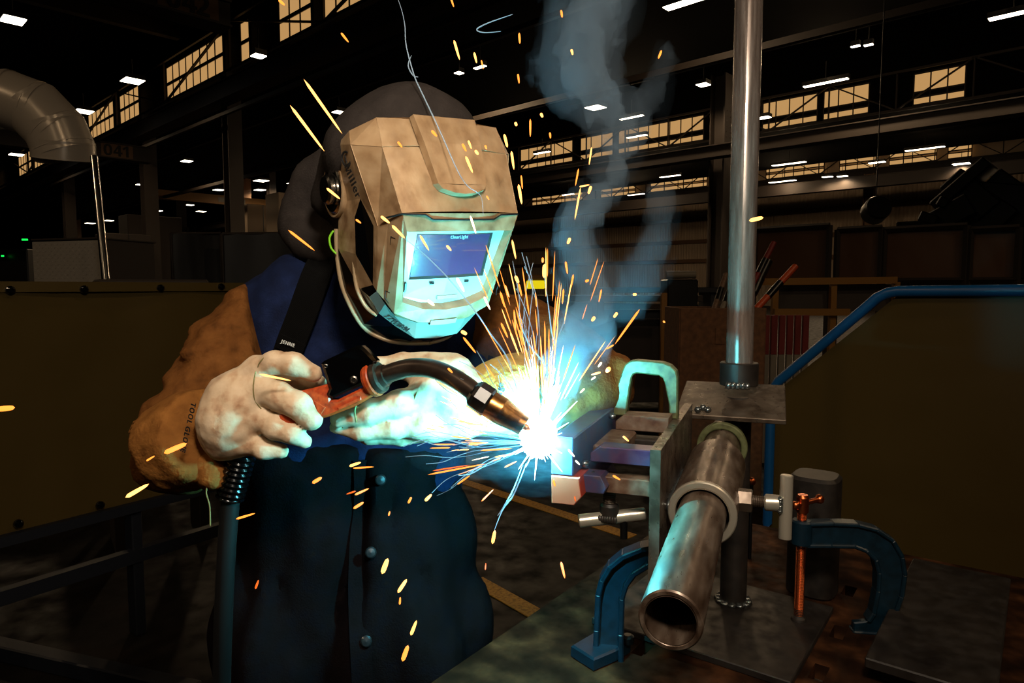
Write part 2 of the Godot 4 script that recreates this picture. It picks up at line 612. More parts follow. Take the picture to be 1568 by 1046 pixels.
	# torch
	M.orange = plain(Color(1, 1, 1), 0.45, 0.0, noise_tex(31, 0.03, [[0.0, Color(0.45, 0.15, 0.05)], [0.5, Color(0.64, 0.235, 0.07)], [1.0, Color(0.74, 0.31, 0.11)]], 4), Vector3.ONE * 6.0)
	M.neck = plain(Color(1, 1, 1), 0.32, 0.55, noise_tex(32, 0.02, [[0.0, Color(0.13, 0.105, 0.09)], [1.0, Color(0.30, 0.25, 0.215)]], 4), Vector3.ONE * 4.0)
	M.brass = plain(Color(1, 1, 1), 0.3, 1.0, noise_tex(33, 0.03, [[0.0, Color(0.35, 0.24, 0.14)], [1.0, Color(0.78, 0.56, 0.30)]], 4), Vector3.ONE * 6.0)
	# metal of the fixture
	M.steel = plain(Color(1, 1, 1), 0.4, 0.6, noise_tex(41, 0.012, [[0.0, Color(0.22, 0.17, 0.135)], [0.45, Color(0.35, 0.30, 0.255)], [1.0, Color(0.48, 0.435, 0.385)]], 5), Vector3.ONE * 3.0)
	rough_map(M.steel, scratch_rough)
	M.pipe = plain(Color(1, 1, 1), 0.4, 0.45, noise_tex(42, 0.015, [[0.0, Color(0.17, 0.11, 0.075)], [0.35, Color(0.30, 0.235, 0.19)], [0.7, Color(0.42, 0.36, 0.31)], [1.0, Color(0.56, 0.50, 0.45)]], 5), Vector3(6, 6, 1.5))
	rough_map(M.pipe, scratch_rough)
	M.pole = plain(Color(1, 1, 1), 0.35, 0.5, noise_tex(43, 0.02, [[0.0, Color(0.36, 0.31, 0.28)], [0.5, Color(0.48, 0.43, 0.40)], [1.0, Color(0.60, 0.56, 0.53)]], 4), Vector3(12, 0.7, 12))
	rough_map(M.pole, noise_tex(7, 0.03, [[0.0, Color(0.2, 0.2, 0.2)], [1.0, Color(0.36, 0.36, 0.36)]], 4))
	M.bright = plain(Color(0.70, 0.67, 0.61), 0.3, 0.65)
	rough_map(M.bright, scratch_rough)
	M.mill = plain(Color(1, 1, 1), 0.5, 0.25, noise_tex(44, 0.02, [[0.0, Color(0.09, 0.075, 0.065)], [1.0, Color(0.20, 0.175, 0.155)]], 5), Vector3.ONE * 3.0)
	M.rusty = plain(Color(1, 1, 1), 0.55, 0.2, noise_tex(45, 0.015, [[0.0, Color(0.24, 0.13, 0.08)], [0.4, Color(0.36, 0.27, 0.21)], [1.0, Color(0.48, 0.42, 0.36)]], 5), Vector3.ONE * 5.0)
	M.heat = plain(Color(1, 1, 1), 0.35, 0.5, noise_tex(46, 0.01, [[0.0, Color(0.30, 0.20, 0.34)], [0.4, Color(0.36, 0.28, 0.40)], [0.7, Color(0.28, 0.30, 0.44)], [1.0, Color(0.45, 0.34, 0.30)]], 4), Vector3.ONE * 4.0)
	M.hot_copper = plain(Color(0.58, 0.20, 0.11), 0.5, 0.2)
	M.pale_green = plain(Color(1, 1, 1), 0.45, 0.1, noise_tex(47, 0.02, [[0.0, Color(0.19, 0.19, 0.11)], [0.4, Color(0.32, 0.335, 0.215)], [1.0, Color(0.41, 0.435, 0.295)]], 5), Vector3.ONE * 6.0)
	M.weld = plain(Color(0.50, 0.52, 0.52), 0.25, 0.9)
	M.copper = plain(Color(0.80, 0.42, 0.24), 0.32, 1.0)
	M.blue = plain(Color(1, 1, 1), 0.38, 0.0, noise_tex(48, 0.02, [[0.0, Color(0.016, 0.08, 0.115)], [0.5, Color(0.022, 0.115, 0.165)], [1.0, Color(0.035, 0.14, 0.20)]], 4), Vector3.ONE * 4.0)
	M.table = plain(Color(1, 1, 1), 0.45, 0.1, noise_tex(49, 0.008, [[0.0, Color(0.085, 0.054, 0.038)], [0.45, Color(0.17, 0.105, 0.068)], [0.75, Color(0.28, 0.175, 0.11)], [1.0, Color(0.40, 0.27, 0.175)]], 5), Vector3.ONE * 2.5)
	rough_map(M.table, dark_rough)
	M.table.metallic_specular = 0.15
	M.base_steel = plain(Color(1, 1, 1), 0.5, 0.15, noise_tex(50, 0.01, [[0.0, Color(0.09, 0.075, 0.07)], [1.0, Color(0.17, 0.15, 0.135)]], 5), Vector3.ONE * 2.5)
	rough_map(M.base_steel, dark_rough)
	# screens
	M.vinyl = plain(Color(0.26, 0.21, 0.095), 0.4, 0.0)
	relief(M.vinyl, noise_tex(51, 0.008, [], 3, 512, FastNoiseLite.TYPE_SIMPLEX_SMOOTH, 6.0), 0.35)
	M.vinyl.uv1_triplanar = true
	M.vinyl.uv1_scale = Vector3.ONE * 0.6
	M.vinyl.metallic_specular = 0.3
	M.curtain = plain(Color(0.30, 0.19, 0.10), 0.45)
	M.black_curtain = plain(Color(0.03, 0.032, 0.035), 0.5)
	M.frame_blue = plain(Color(0.04, 0.27, 0.46), 0.35)
	# hall
	M.floor = plain(Color(1, 1, 1), 0.5, 0.0, noise_tex(61, 0.006, [[0.0, Color(0.04, 0.034, 0.03)], [0.6, Color(0.065, 0.053, 0.045)], [1.0, Color(0.11, 0.075, 0.055)]], 5), Vector3.ONE * 0.6)
	rough_map(M.floor, dark_rough)
	M.floor.metallic_specular = 0.25
	M.line = plain(Color(1, 1, 1), 0.6, 0.0, noise_tex(62, 0.03, [[0.0, Color(0.42, 0.28, 0.06)], [0.5, Color(0.68, 0.47, 0.12)], [1.0, Color(0.76, 0.56, 0.20)]], 5), Vector3.ONE * 3.0)
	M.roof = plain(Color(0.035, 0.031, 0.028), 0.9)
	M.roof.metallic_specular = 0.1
	M.girder = plain(Color(0.14, 0.105, 0.08), 0.7)
	M.column = plain(Color(0.40, 0.29, 0.19), 0.7)
	M.siding = plain(Color(0.70, 0.62, 0.53), 0.7)
	M.pane = glowing(Color(0.91, 0.70, 0.44), 0.62)
	M.lamp = glowing(Color(1.0, 0.95, 0.86), 6.0)
	M.lamp_case = plain(Color(0.12, 0.11, 0.1), 0.6)
	M.yellow = plain(Color(0.46, 0.31, 0.07), 0.6)
	M.cardboard = plain(Color(1, 1, 1), 0.85, 0.0, noise_tex(63, 0.02, [[0.0, Color(0.27, 0.165, 0.085)], [1.0, Color(0.40, 0.26, 0.15)]], 4), Vector3.ONE * 2.0)
	M.red = plain(Color(0.36, 0.05, 0.035), 0.6)
	M.white = plain(Color(0.40, 0.37, 0.32), 0.6)
	M.dark_blue = plain(Color(0.03, 0.05, 0.09), 0.5)
	M.duct = plain(Color(0.72, 0.68, 0.63), 0.25, 0.3)
	M.tread = plain(Color(0.62, 0.60, 0.57), 0.35, 0.3)
	M.green_light = glowing(Color(0.1, 1.0, 0.35), 1.2)
	M.signal_lamp = glowing(Color(1.0, 0.9, 0.1), 0.8)

# ------------------------------------------------------------------ the hall (in its own axes: x across the bays, y up, -z along them)
func hx(b: float, y: float, t: float) -> Vector3:
	return HALL * Vector3(b, y, -t)

func build_hall() -> void:
	var xf := Transform3D(HALL, Vector3.ZERO)
	var st := mb()
	box(st, Vector3(19.8, -0.1, -35), Vector3(58.6, 0.2, 150))
	structure(st, "floor", M.floor, xf)
	# painted lines on the floor
	for l in [[[690, 731], [968, 822]], [[728, 888], [838, 950]]]:
		var a := on_level(l[0][0], l[0][1], 0.002)
		var b := on_level(l[1][0], l[1][1], 0.002)
		st = mb()
		bar(st, a, b, 0.085, 0.004)
		structure(st, "trim_1" if l[0][0] == 690 else "trim_2", M.line)
	# roofs: high over the working bays, low between them
	st = mb()
	for r in [[-9.0, 10.4, 11.2], [10.4, 19.4, 8.15], [19.4, 29.6, 11.2], [29.6, 38.6, 8.05], [38.6, 49.0, 11.2]]:
		box(st, Vector3((r[0] + r[1]) / 2.0, r[2] + 0.1, -35), Vector3(r[1] - r[0], 0.2, 150))
	for r in [[19.4, 8.05, 11.2], [38.6, 8.05, 11.2]]:
		box(st, Vector3(r[0], (r[1] + r[2]) / 2.0, -35), Vector3(0.15, r[2] - r[1], 150))
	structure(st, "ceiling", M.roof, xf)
	# walls
	st = mb()
	box(st, Vector3(-9.1, 5.6, -35), Vector3(0.2, 11.4, 150))
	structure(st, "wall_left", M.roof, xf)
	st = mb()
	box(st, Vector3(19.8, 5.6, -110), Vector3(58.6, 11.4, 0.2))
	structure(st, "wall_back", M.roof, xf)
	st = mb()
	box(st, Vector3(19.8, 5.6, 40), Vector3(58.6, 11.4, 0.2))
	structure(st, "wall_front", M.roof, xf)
	# far wall: ribbed siding with rails, glazing above
	st = mb()
	var n := 420
	for i in n:
		var t0 := -5.0 + i * 0.24
		var pts := [[0.0, 0.0], [0.08, 0.06], [0.16, 0.06], [0.24, 0.0]]
		for k in 3:
			var z0: float = -(t0 + pts[k][0])
			var z1: float = -(t0 + pts[k + 1][0])
			var x0: float = 48.6 - pts[k][1]
			var x1: float = 48.6 - pts[k + 1][1]
			quad(st, Vector3(x0, 0, z0), Vector3(x1, 0, z1), Vector3(x1, 8.0, z1), Vector3(x0, 8.0, z0), Vector3(-1, 0, 0))
	box(st, Vector3(48.85, 5.6, -35), Vector3(0.3, 11.4, 150))
	structure(st, "wall_right", M.siding, xf)
	for h in [[1, 6.6], [2, 4.9], [3, 3.4]]:
		st = mb()
		box(st, Vector3(48.42, h[1], -45), Vector3(0.22, 0.28, 100))
		structure(st, "trim_%d" % (h[0] + 2), M.column, xf)
	# dark upper band of the far wall, below the glazing
	st = mb()
	box(st, Vector3(48.4, 8.5, -45), Vector3(0.1, 0.95, 100))
	structure(st, "trim_6", M.girder, xf)
	# glazed strips: each a frame with panes
	var k := 1
	for w in [[6.0, 16.6], [17.2, 19.0], [20.9, 21.5], [22.8, 27.8], [30.9, 33.3], [34.2, 38.0], [44.6, 49.2], [50.0, 53.4], [60.0, 68.0], [71.0, 80.0]]:
		k = glazing(k, 10.0, w[0], w[1], [[8.35, 8.95], [9.0, 9.6]], 0.62)
	for w in [[5.76, 7.4], [8.95, 10.65], [10.9, 13.2], [16.0, 20.75], [21.1, 23.2], [23.75, 27.6], [29.0, 34.0]]:
		k = glazing(k, 29.3, w[0], w[1], [[8.14, 8.4], [8.6, 9.28]], 0.62)
	for w in [[9.0, 10.2], [10.8, 13.4], [14.2, 16.4], [17.4, 21.4], [22.4, 24.0], [26.0, 31.0], [32.5, 36.0], [38.0, 44.0]]:
		k = glazing(k, 48.3, w[0], w[1], [[9.05, 9.35], [9.5, 9.85]], 1.2)
	# walls beside and above the glazed strips
	for b in [[10.2, 8.15, 8.35], [10.2, 9.6, 11.2], [29.5, 8.05, 8.14], [29.5, 9.28, 11.2]]:
		st = mb()
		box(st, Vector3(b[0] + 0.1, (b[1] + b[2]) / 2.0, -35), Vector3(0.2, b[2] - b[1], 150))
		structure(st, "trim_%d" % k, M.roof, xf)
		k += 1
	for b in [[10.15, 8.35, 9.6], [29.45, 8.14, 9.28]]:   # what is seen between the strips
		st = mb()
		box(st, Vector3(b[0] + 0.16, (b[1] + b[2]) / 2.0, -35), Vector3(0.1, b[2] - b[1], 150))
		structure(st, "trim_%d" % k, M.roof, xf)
		k += 1
	# steel: runway girders and pipes along the hall
	var along := [["crane_runway_girder", "brown steel crane runway girder under the glazed strips", 19.8, 5.52, 0.34, 0.3, M.girder, -6.0, 80.0],
		["crane_runway_girder", "dark steel runway girder beside the tall glazing", 9.1, 7.15, 0.5, 0.35, M.girder, -4.0, 90.0],
		["roof_pipe", "brown pipe running along the hall under the roof", 14.0, 6.28, 0.14, 0.14, M.girder, -4.0, 80.0],
		["roof_pipe", "thin brown conduit under the tall glazing", 9.0, 6.5, 0.1, 0.1, M.girder, -4.0, 80.0],
		["crane_runway_girder", "far brown runway girder before the ribbed wall", 40.0, 7.0, 0.6, 0.4, M.girder, -4.0, 90.0],
		["roof_pipe", "slim brown roof pipe above the runway girder", 12.0, 7.4, 0.12, 0.12, M.girder, -4.0, 80.0]]
	for g in along:
		st = mb()
		box(st, Vector3(0, 0, -(g[7] + g[8]) / 2.0), Vector3(g[5], g[4], g[8] - g[7]))
		if g[0] == "crane_runway_girder":   # flanges
			box(st, Vector3(0, g[4] / 2.0, -(g[7] + g[8]) / 2.0), Vector3(g[5] + 0.16, 0.03, g[8] - g[7]))
			box(st, Vector3(0, -g[4] / 2.0, -(g[7] + g[8]) / 2.0), Vector3(g[5] + 0.16, 0.03, g[8] - g[7]))
		var o := obj(st, g[0], g[6], null, Transform3D(HALL, hx(g[2], g[3], 0)))
		tag(o, g[1], "girder" if g[0] == "crane_runway_girder" else "pipe")
	# columns
	for c in [[20.5, 10.6, 0.52, "wide riveted steel column behind the bright vertical pole", M.girder], [44.0, 13.2, 0.55, "tan column before the far ribbed wall", M.column], [45.5, 22.5, 0.6, "tan column before the ribbed wall behind the smoke", M.column],
			[19.2, 41.5, 0.6, "tan column beside the yellow crane beam", M.column], [19.2, 38.0, 0.4, "slim brown column near the hood's back", M.girder], [19.2, 52.0, 0.7, "brown column left of the yellow crane beam", M.girder], [18.9, 78.0, 0.8, "far tan column behind the leaning steel pole", M.column],
			[9.7, 29.3, 0.5, "dark column beside the tall glazing", M.girder], [9.7, 21.7, 0.45, "dark column between two tall glazed strips", M.girder], [9.7, 41.0, 0.5, "dark column behind the round steel duct", M.girder]]:
		st = mb()
		var s: float = c[2]
		for e in [-1.0, 1.0]:
			box(st, Vector3(0, 4.0, e * s * 0.45), Vector3(s, 8.0, s * 0.09))
		box(st, Vector3(0, 4.0, 0), Vector3(s * 0.09, 8.0, s * 0.9))
		var o := obj(st, "steel_column", c[4], null, Transform3D(HALL, hx(c[0], 0, c[1])))
		tag(o, c[3], "column")
		if c[0] == 20.5:
			for i in 14:
				var rv := mb()
				lathe(rv, [[0.03, 0.0], [0.024, 0.014], [0.0, 0.02]], Transform3D(Basis(Vector3(1, 0, 0), Vector3(0, 0, 1), Vector3(0, -1, 0)), Vector3((0.12 if i % 2 else -0.12), 5.9 + i / 2 * 0.16, s * 0.495)), 8)
				obj(rv, "rivet", c[4], o)
	# roof trusses before the glazing: verticals and diagonals
	for row in [[29.0, 3.0, 36.0, 8.0, 9.4, 2.45, "dark truss before the middle glazed strips"], [47.9, 4.0, 50.0, 8.9, 10.0, 1.7, "dark truss before the far glazed strips"], [9.75, 5.0, 60.0, 8.2, 9.7, 5.6, "dark truss before the tall glazed strips"]]:
		var tr := thing("roof_truss", row[6], "truss", hx(row[0], 0, 0), HALL)
		var nn := int((row[2] - row[1]) / row[5])
		st = mb()
		for y in [row[3], row[4]]:
			bar(st, Vector3(0, y, -row[1]), Vector3(0, y, -row[2]), 0.08, 0.09)
		obj(st, "chord", M.girder, tr)
		for i in nn:
			var t0: float = row[1] + i * row[5]
			var d := mb()
			bar(d, Vector3(0, row[3], -t0), Vector3(0, row[4], -t0), 0.05, 0.07, Vector3(1, 0, 0))
			obj(d, "strut", M.girder, tr)
			d = mb()
			var up := i % 2 == 0
			bar(d, Vector3(0, row[3] if up else row[4], -t0), Vector3(0, row[4] if up else row[3], -(t0 + row[5])), 0.05, 0.08, Vector3(1, 0, 0))
			obj(d, "diagonal", M.girder, tr)
	# cross girders under the roof
	for t in [14.0, 26.0, 40.0, 56.0, 76.0]:
		st = mb()
		box(st, Vector3(0, 0, 0), Vector3(18.4, 0.5, 0.3))
		var o := obj(st, "cross_girder", M.girder, null, Transform3D(HALL, hx(0.6, 10.4, t)))
		tag(o, "dark cross girder under the high roof", "girder", "cross girders under the roof")
	# numbered overhead crane girders, cream with black numbers
	for c in [[2.9, 6.14, 12.4, 5.2, 0.42, "042", "dim crane girder marked 042 under the high roof"], [6.0, 6.1, 27.0, 6.0, 0.5, "041", "dim crane girder marked with a number behind the round duct"]]:
		var cr := thing("overhead_crane", c[6], "crane", hx(c[0], c[1], c[2]), HALL)
		st = mb()
		box(st, Vector3(0, 0, 0), Vector3(c[3], c[4], 0.35))
		box(st, Vector3(0, c[4] / 2.0, 0), Vector3(c[3], 0.04, 0.5))
		box(st, Vector3(0, -c[4] / 2.0, 0), Vector3(c[3], 0.04, 0.5))
		obj(st, "beam", M.girder, cr)
		st = mb()
		box(st, Vector3(1.89, 0.0, 0.18), Vector3(1.0, c[4] * 0.9, 0.01))
		obj(st, "number_plate", M.column, cr)
		lettering(c[5], c[4] * 0.8, M.black_print, cr, Transform3D(Basis.IDENTITY, Vector3(1.89, 0.0, 0.19)))
	# far yellow crane
	var yc := thing("overhead_crane", "yellow crane beam with a white notice far down the hall", "crane", at(345, 307, 40.0), HALL)
	st = mb()
	box(st, Vector3(0, 0, 0), Vector3(9.0, 0.5, 0.4))
	obj(st, "beam", M.yellow, yc)
	st = mb()
	box(st, Vector3(0.3, 0, 0.21), Vector3(1.6, 0.26, 0.02))
	obj(st, "notice", M.white, yc)
	# lamps: [x, y] in the photograph, width and length in metres
	var lamp_spots := [[20, 31, 0.42, 0.5, 6.0], [203, 124, 0.5, 0.55, 6.0], [128, 171, 0.5, 0.55, 6.0], [25, 237, 0.5, 0.55, 6.0], [396, 86, 0.26, 0.26, 5.2], [519, 172, 0.35, 0.35, 6.0], [286, 247, 0.4, 0.5, 6.0], [215, 283, 0.4, 0.4, 6.0], [335, 291, 0.5, 0.6, 6.0], [400, 277, 0.6, 0.7, 6.0], [398, 291, 0.5, 0.6, 6.0],
		[241, 323, 0.6, 0.7, 6.0], [290, 314, 0.5, 0.5, 6.0], [308, 324, 0.6, 0.6, 6.0], [167, 338, 0.6, 0.8, 6.0], [245, 336, 0.7, 0.7, 6.0], [138, 342, 0.7, 0.8, 6.0], [222, 338, 0.6, 0.6, 6.0], [354, 349, 0.8, 0.9, 6.0], [197, 348, 0.8, 0.8, 6.0],
		[1050, 4, 0.22, 0.9, 5.6], [1264, 127, 0.16, 1.25, 6.0], [1552, 22, 0.2, 0.9, 6.0], [912, 165, 0.5, 0.55, 6.0], [967, 180, 0.14, 0.95, 6.0], [1077, 130, 0.32, 0.32, 6.0], [975, 209, 0.16, 0.9, 6.0], [830, 234, 0.16, 0.9, 6.0], [1166, 181, 0.3, 0.6, 6.0], [1026, 270, 0.2, 1.2, 6.0], [974, 298, 0.2, 1.2, 6.0], [1416, 228, 0.2, 1.5, 6.0], [1208, 251, 0.25, 1.6, 6.0], [1198, 278, 0.25, 1.5, 6.0],
		[1267, 271, 0.3, 0.5, 6.0], [1290, 270, 0.3, 0.5, 6.0], [1472, 251, 0.4, 0.7, 6.0], [1343, 249, 0.3, 0.7, 6.0], [735, 103, 0.12, 0.4, 6.0], [703, 112, 0.2, 0.2, 6.0], [447, 281, 0.4, 0.5, 6.0], [870, 298, 0.2, 0.9, 6.0], [1310, 71, 0.1, 0.2, 6.0], [1330, 69, 0.1, 0.2, 6.0]]
	for q in [[-3.0, 4.0], [3.5, 4.0], [6.5, 0.5], [0.0, 9.5], [-7.5, 1.0]]: lamp_spots.append([q[0], q[1], 0.5, 0.55, -1.0])   # the row over and behind the camera
	for l in lamp_spots:
		var p := on_level(l[0], l[1], 1.35 + l[4]) if l[4] > 0.0 else Vector3(l[0], 7.35, l[1])
		var lamp := thing("high_bay_lamp", "small square lamp glowing under the dark roof" if l[3] < 0.85 else "slim strip lamp glowing under the dark roof", "lamp", p, HALL, "square lamps under the roof" if l[3] < 0.85 else "strip lamps under the roof")
		st = mb()
		box(st, Vector3(0, 0.07, 0), Vector3(l[2] * 1.06, 0.12, l[3] * 1.06))
		rod(st, Vector3(0, 0.12, 0), Vector3(0, 0.62, 0), 0.012, 6)
		obj(st, "housing", M.lamp_case, lamp)
		st = mb()
		box(st, Vector3(0, 0, 0), Vector3(l[2], 0.02, l[3]))
		obj(st, "lamp_glass", M.lamp, lamp)
		var li: Light3D
		if l[3] < 0.85:   # reflector lamp: shines down
			li = SpotLight3D.new()
			li.spot_angle = 80.0
			li.spot_angle_attenuation = 0.5
			li.spot_range = 60.0
			li.spot_attenuation = 2.0
			li.rotation.x = -PI / 2.0
			li.light_energy = 7.0
		else:   # open strip: shines all round
			li = OmniLight3D.new()
			li.omni_range = 60.0
			li.omni_attenuation = 2.0
			li.light_energy = 4.0
		li.name = "lamp_light"
		li.light_color = Color(1.0, 0.85, 0.66)
		li.light_size = 0.15
		li.shadow_enabled = true
		li.position = Vector3(0, -0.05, 0)
		lamp.add_child(li)

func glazing(k: int, b: float, t0: float, t1: float, rows: Array, pane_w: float) -> int:   # one glazed strip from t0 to t1 along the hall: frame and panes
	var o := Node3D.new()
	o.name = "window_%d" % k
	add_child(o)
	o.transform = Transform3D(HALL, hx(b, 0, 0))
	o.set_meta("kind", "structure")
	var st := mb()
	for r in rows:
		for y in r:
			box(st, Vector3(0, y, -(t0 + t1) / 2.0), Vector3(0.08, 0.06, t1 - t0))
	var n := maxi(1, int(round((t1 - t0) / pane_w)))
	var w := (t1 - t0) / n
	for i in n + 1:
		box(st, Vector3(0, (rows[0][0] + rows[-1][1]) / 2.0, -(t0 + i * w)), Vector3(0.07, rows[-1][1] - rows[0][0], 0.045))
	obj(st, "window_frame", M.girder, o)
	for r in rows:
		var pane := mb()
		box(pane, Vector3.ZERO, Vector3(0.02, r[1] - r[0] - 0.05, w - 0.04))
		pane.generate_normals()
		var mesh := pane.commit()
		for i in n:
			put(mesh, "window_pane", M.pane, o, Transform3D(Basis.IDENTITY, Vector3(0.0, (r[0] + r[1]) / 2.0, -(t0 + (i + 0.5) * w))))
	return k + 1

# ------------------------------------------------------------------ screens, table, fixture
const FIX := Basis(Vector3(0.93544, 0, 0.35347), Vector3(0, 1, 0), Vector3(-0.35347, 0, 0.93544))   # the fixture's axes: x across, -z along the pipe
const BENCH := Basis(Vector3(0.80696, 0, 0.59061), Vector3(0, 1, 0), Vector3(-0.59061, 0, 0.80696))  # the table's axes
const TABLE_Y := 0.75

func fx(u: float, v: float, w: float) -> Vector3:
	return FIX * Vector3(u, v, -w)

func on_plane(px: float, py: float, point: Vector3, normal: Vector3) -> Vector3:
	var v := at(px, py, 1.0) - EYE
	return EYE + v * ((point - EYE).dot(normal) / v.dot(normal))

func sheet(cols: Array, rows: int, out: Vector3, sag: float, sd: int, thick := 0.003) -> SurfaceTool:   # a hanging sheet: cols are [top, bottom] points from side to side
	var st := mb()
	var nz := FastNoiseLite.new()
	nz.seed = sd
	nz.frequency = 0.8
	var p := []
	for c in cols:
		var line := []
		for r in rows + 1:
			var q: Vector3 = c[0].lerp(c[1], float(r) / rows)
			line.append(q + out * sag * nz.get_noise_3dv(q * Vector3(1.5, 0.7, 1.5)))
		p.append(line)
	for side in [0.0, -thick]:
		st.set_smooth_group(1 if side == 0.0 else 2)
		for i in p.size() - 1:
			for r in rows:
				quad(st, p[i][r] + out * side, p[i + 1][r] + out * side, p[i + 1][r + 1] + out * side, p[i][r + 1] + out * side, out if side == 0.0 else -out)
	return st

func build_screens() -> void:
	# right screen: parallel to the hall's length
	var foot := at(1390, 878, 2.1)
	var nrm := -HALL.x
	var low := foot.y
	var edge := [[1375, 446], [1345, 455], [1192, 584], [1181, 600]]
	var path := [on_plane(1750, 443, foot, nrm)]
	for e in edge: path.append(on_plane(e[0], e[1], foot, nrm))
	var corner: Vector3 = path[-1]
	path.append(Vector3(corner.x, low + 0.02, corner.z))
	var far_low: Vector3 = path[0]
	path.append(Vector3(far_low.x, low + 0.0, far_low.z))
	var scr := thing("welding_screen", "welding screen with olive vinyl in a bright blue tube frame behind the table", "screen", Vector3.ZERO)
	var st := mb()
	var smooth := [path[0], path[1], path[1].lerp(path[2], 0.5) + Vector3(0, 0.004, 0), path[2], path[3], path[4], path[4] + Vector3(0, -0.05, 0), path[5] + Vector3(0, 0.03, 0), path[5], path[6]]
	tube(st, smooth, 0.0165, 14)
	obj(st, "frame_tube", M.frame_blue, scr)
	for f in [path[5], path[6], path[5].lerp(path[6], 0.55)]:
		st = mb()
		tube(st, [f, Vector3(f.x, 0.03, f.z)], 0.016, 12)
		obj(st, "leg", M.frame_blue, scr)
		st = mb()
		bar(st, Vector3(f.x, 0.02, f.z) - nrm * 0.3, Vector3(f.x, 0.02, f.z) + nrm * 0.3, 0.04, 0.04)
		obj(st, "foot", M.frame_blue, scr)
	var cols := []
	for i in 41:
		var q := corner.lerp(Vector3(path[0].x, corner.y, path[0].z), i / 40.0)
		var run := Vector2(q.x - corner.x, q.z - corner.z).length()
		var full := Vector2(path[1].x - corner.x, path[1].z - corner.z).length()
		var top := lerpf(corner.y, path[1].y, clampf(run / full, 0.0, 1.0)) - 0.008
		cols.append([Vector3(q.x, top, q.z) - nrm * 0.02, Vector3(q.x, low, q.z) - nrm * 0.02])
	obj(sheet(cols, 14, nrm, 0.012, 5), "vinyl_sheet", M.vinyl, scr)
	# left screen
	var dirn := Vector3(sin(deg_to_rad(35)), 0, -cos(deg_to_rad(35)))
	var n2 := Vector3(cos(deg_to_rad(35)), 0, sin(deg_to_rad(35)))
	var base := at(215, 772, 2.64)
	var ls := thing("welding_screen", "long olive vinyl screen on dark blue legs behind the welder's elbow", "screen", Vector3.ZERO)
	var ends := [base - dirn * 1.3, base + dirn * 1.15]
	cols = []
	for i in 41:
		var q: Vector3 = ends[0].lerp(ends[1], i / 40.0)
		cols.append([Vector3(q.x, 1.345, q.z), Vector3(q.x, base.y, q.z)])
	obj(sheet(cols, 14, n2, 0.05, 9), "vinyl_sheet", M.vinyl, ls)
	st = mb()
	bar(st, Vector3(ends[0].x, 1.352, ends[0].z), Vector3(ends[1].x, 1.352, ends[1].z), 0.03, 0.035)
	obj(st, "top_rail", M.vinyl, ls)
	st = mb()
	bar(st, ends[0] + n2 * 0.02, ends[1] + n2 * 0.02, 0.03, 0.035)
	obj(st, "bottom_rail", M.dark_blue, ls)
	for e in [[125, 443], [242, 441], [335, 439], [12, 444], [25, 800], [150, 772]]:
		var q := on_plane(e[0], e[1], base, n2)
		st = mb()
		lathe(st, [[0.014, 0.0], [0.014, 0.012], [0.008, 0.018], [0.0, 0.019]], Transform3D(frame_along(n2), q + n2 * 0.012), 10)
		obj(st, "bolt", M.black_gloss, ls)
	for t in [-1.1, -0.02, 1.05]:
		var q: Vector3 = base + dirn * t
		st = mb()
		bar(st, Vector3(q.x, base.y, q.z) - n2 * 0.02, Vector3(q.x, 0.0, q.z) - n2 * 0.02, 0.06, 0.04, dirn, 0.004)
		obj(st, "leg", M.dark_blue, ls)
	st = mb()
	bar(st, Vector3(base.x, 0.32, base.z) - dirn * 1.1, Vector3(base.x, 0.32, base.z) + dirn * 1.0, 0.04, 0.05)
	obj(st, "brace", M.dark_blue, ls)
	# low blue foot rail in front of it
	var fr := thing("floor_rail", "low dark blue rail lying on the floor before the olive screen", "rail", Vector3.ZERO)
	st = mb()
	bar(st, on_level(-120, 966, 0.03), on_level(300, 1062, 0.03), 0.06, 0.06, Vector3.UP, 0.005)
	obj(st, "rail", M.dark_blue, fr)

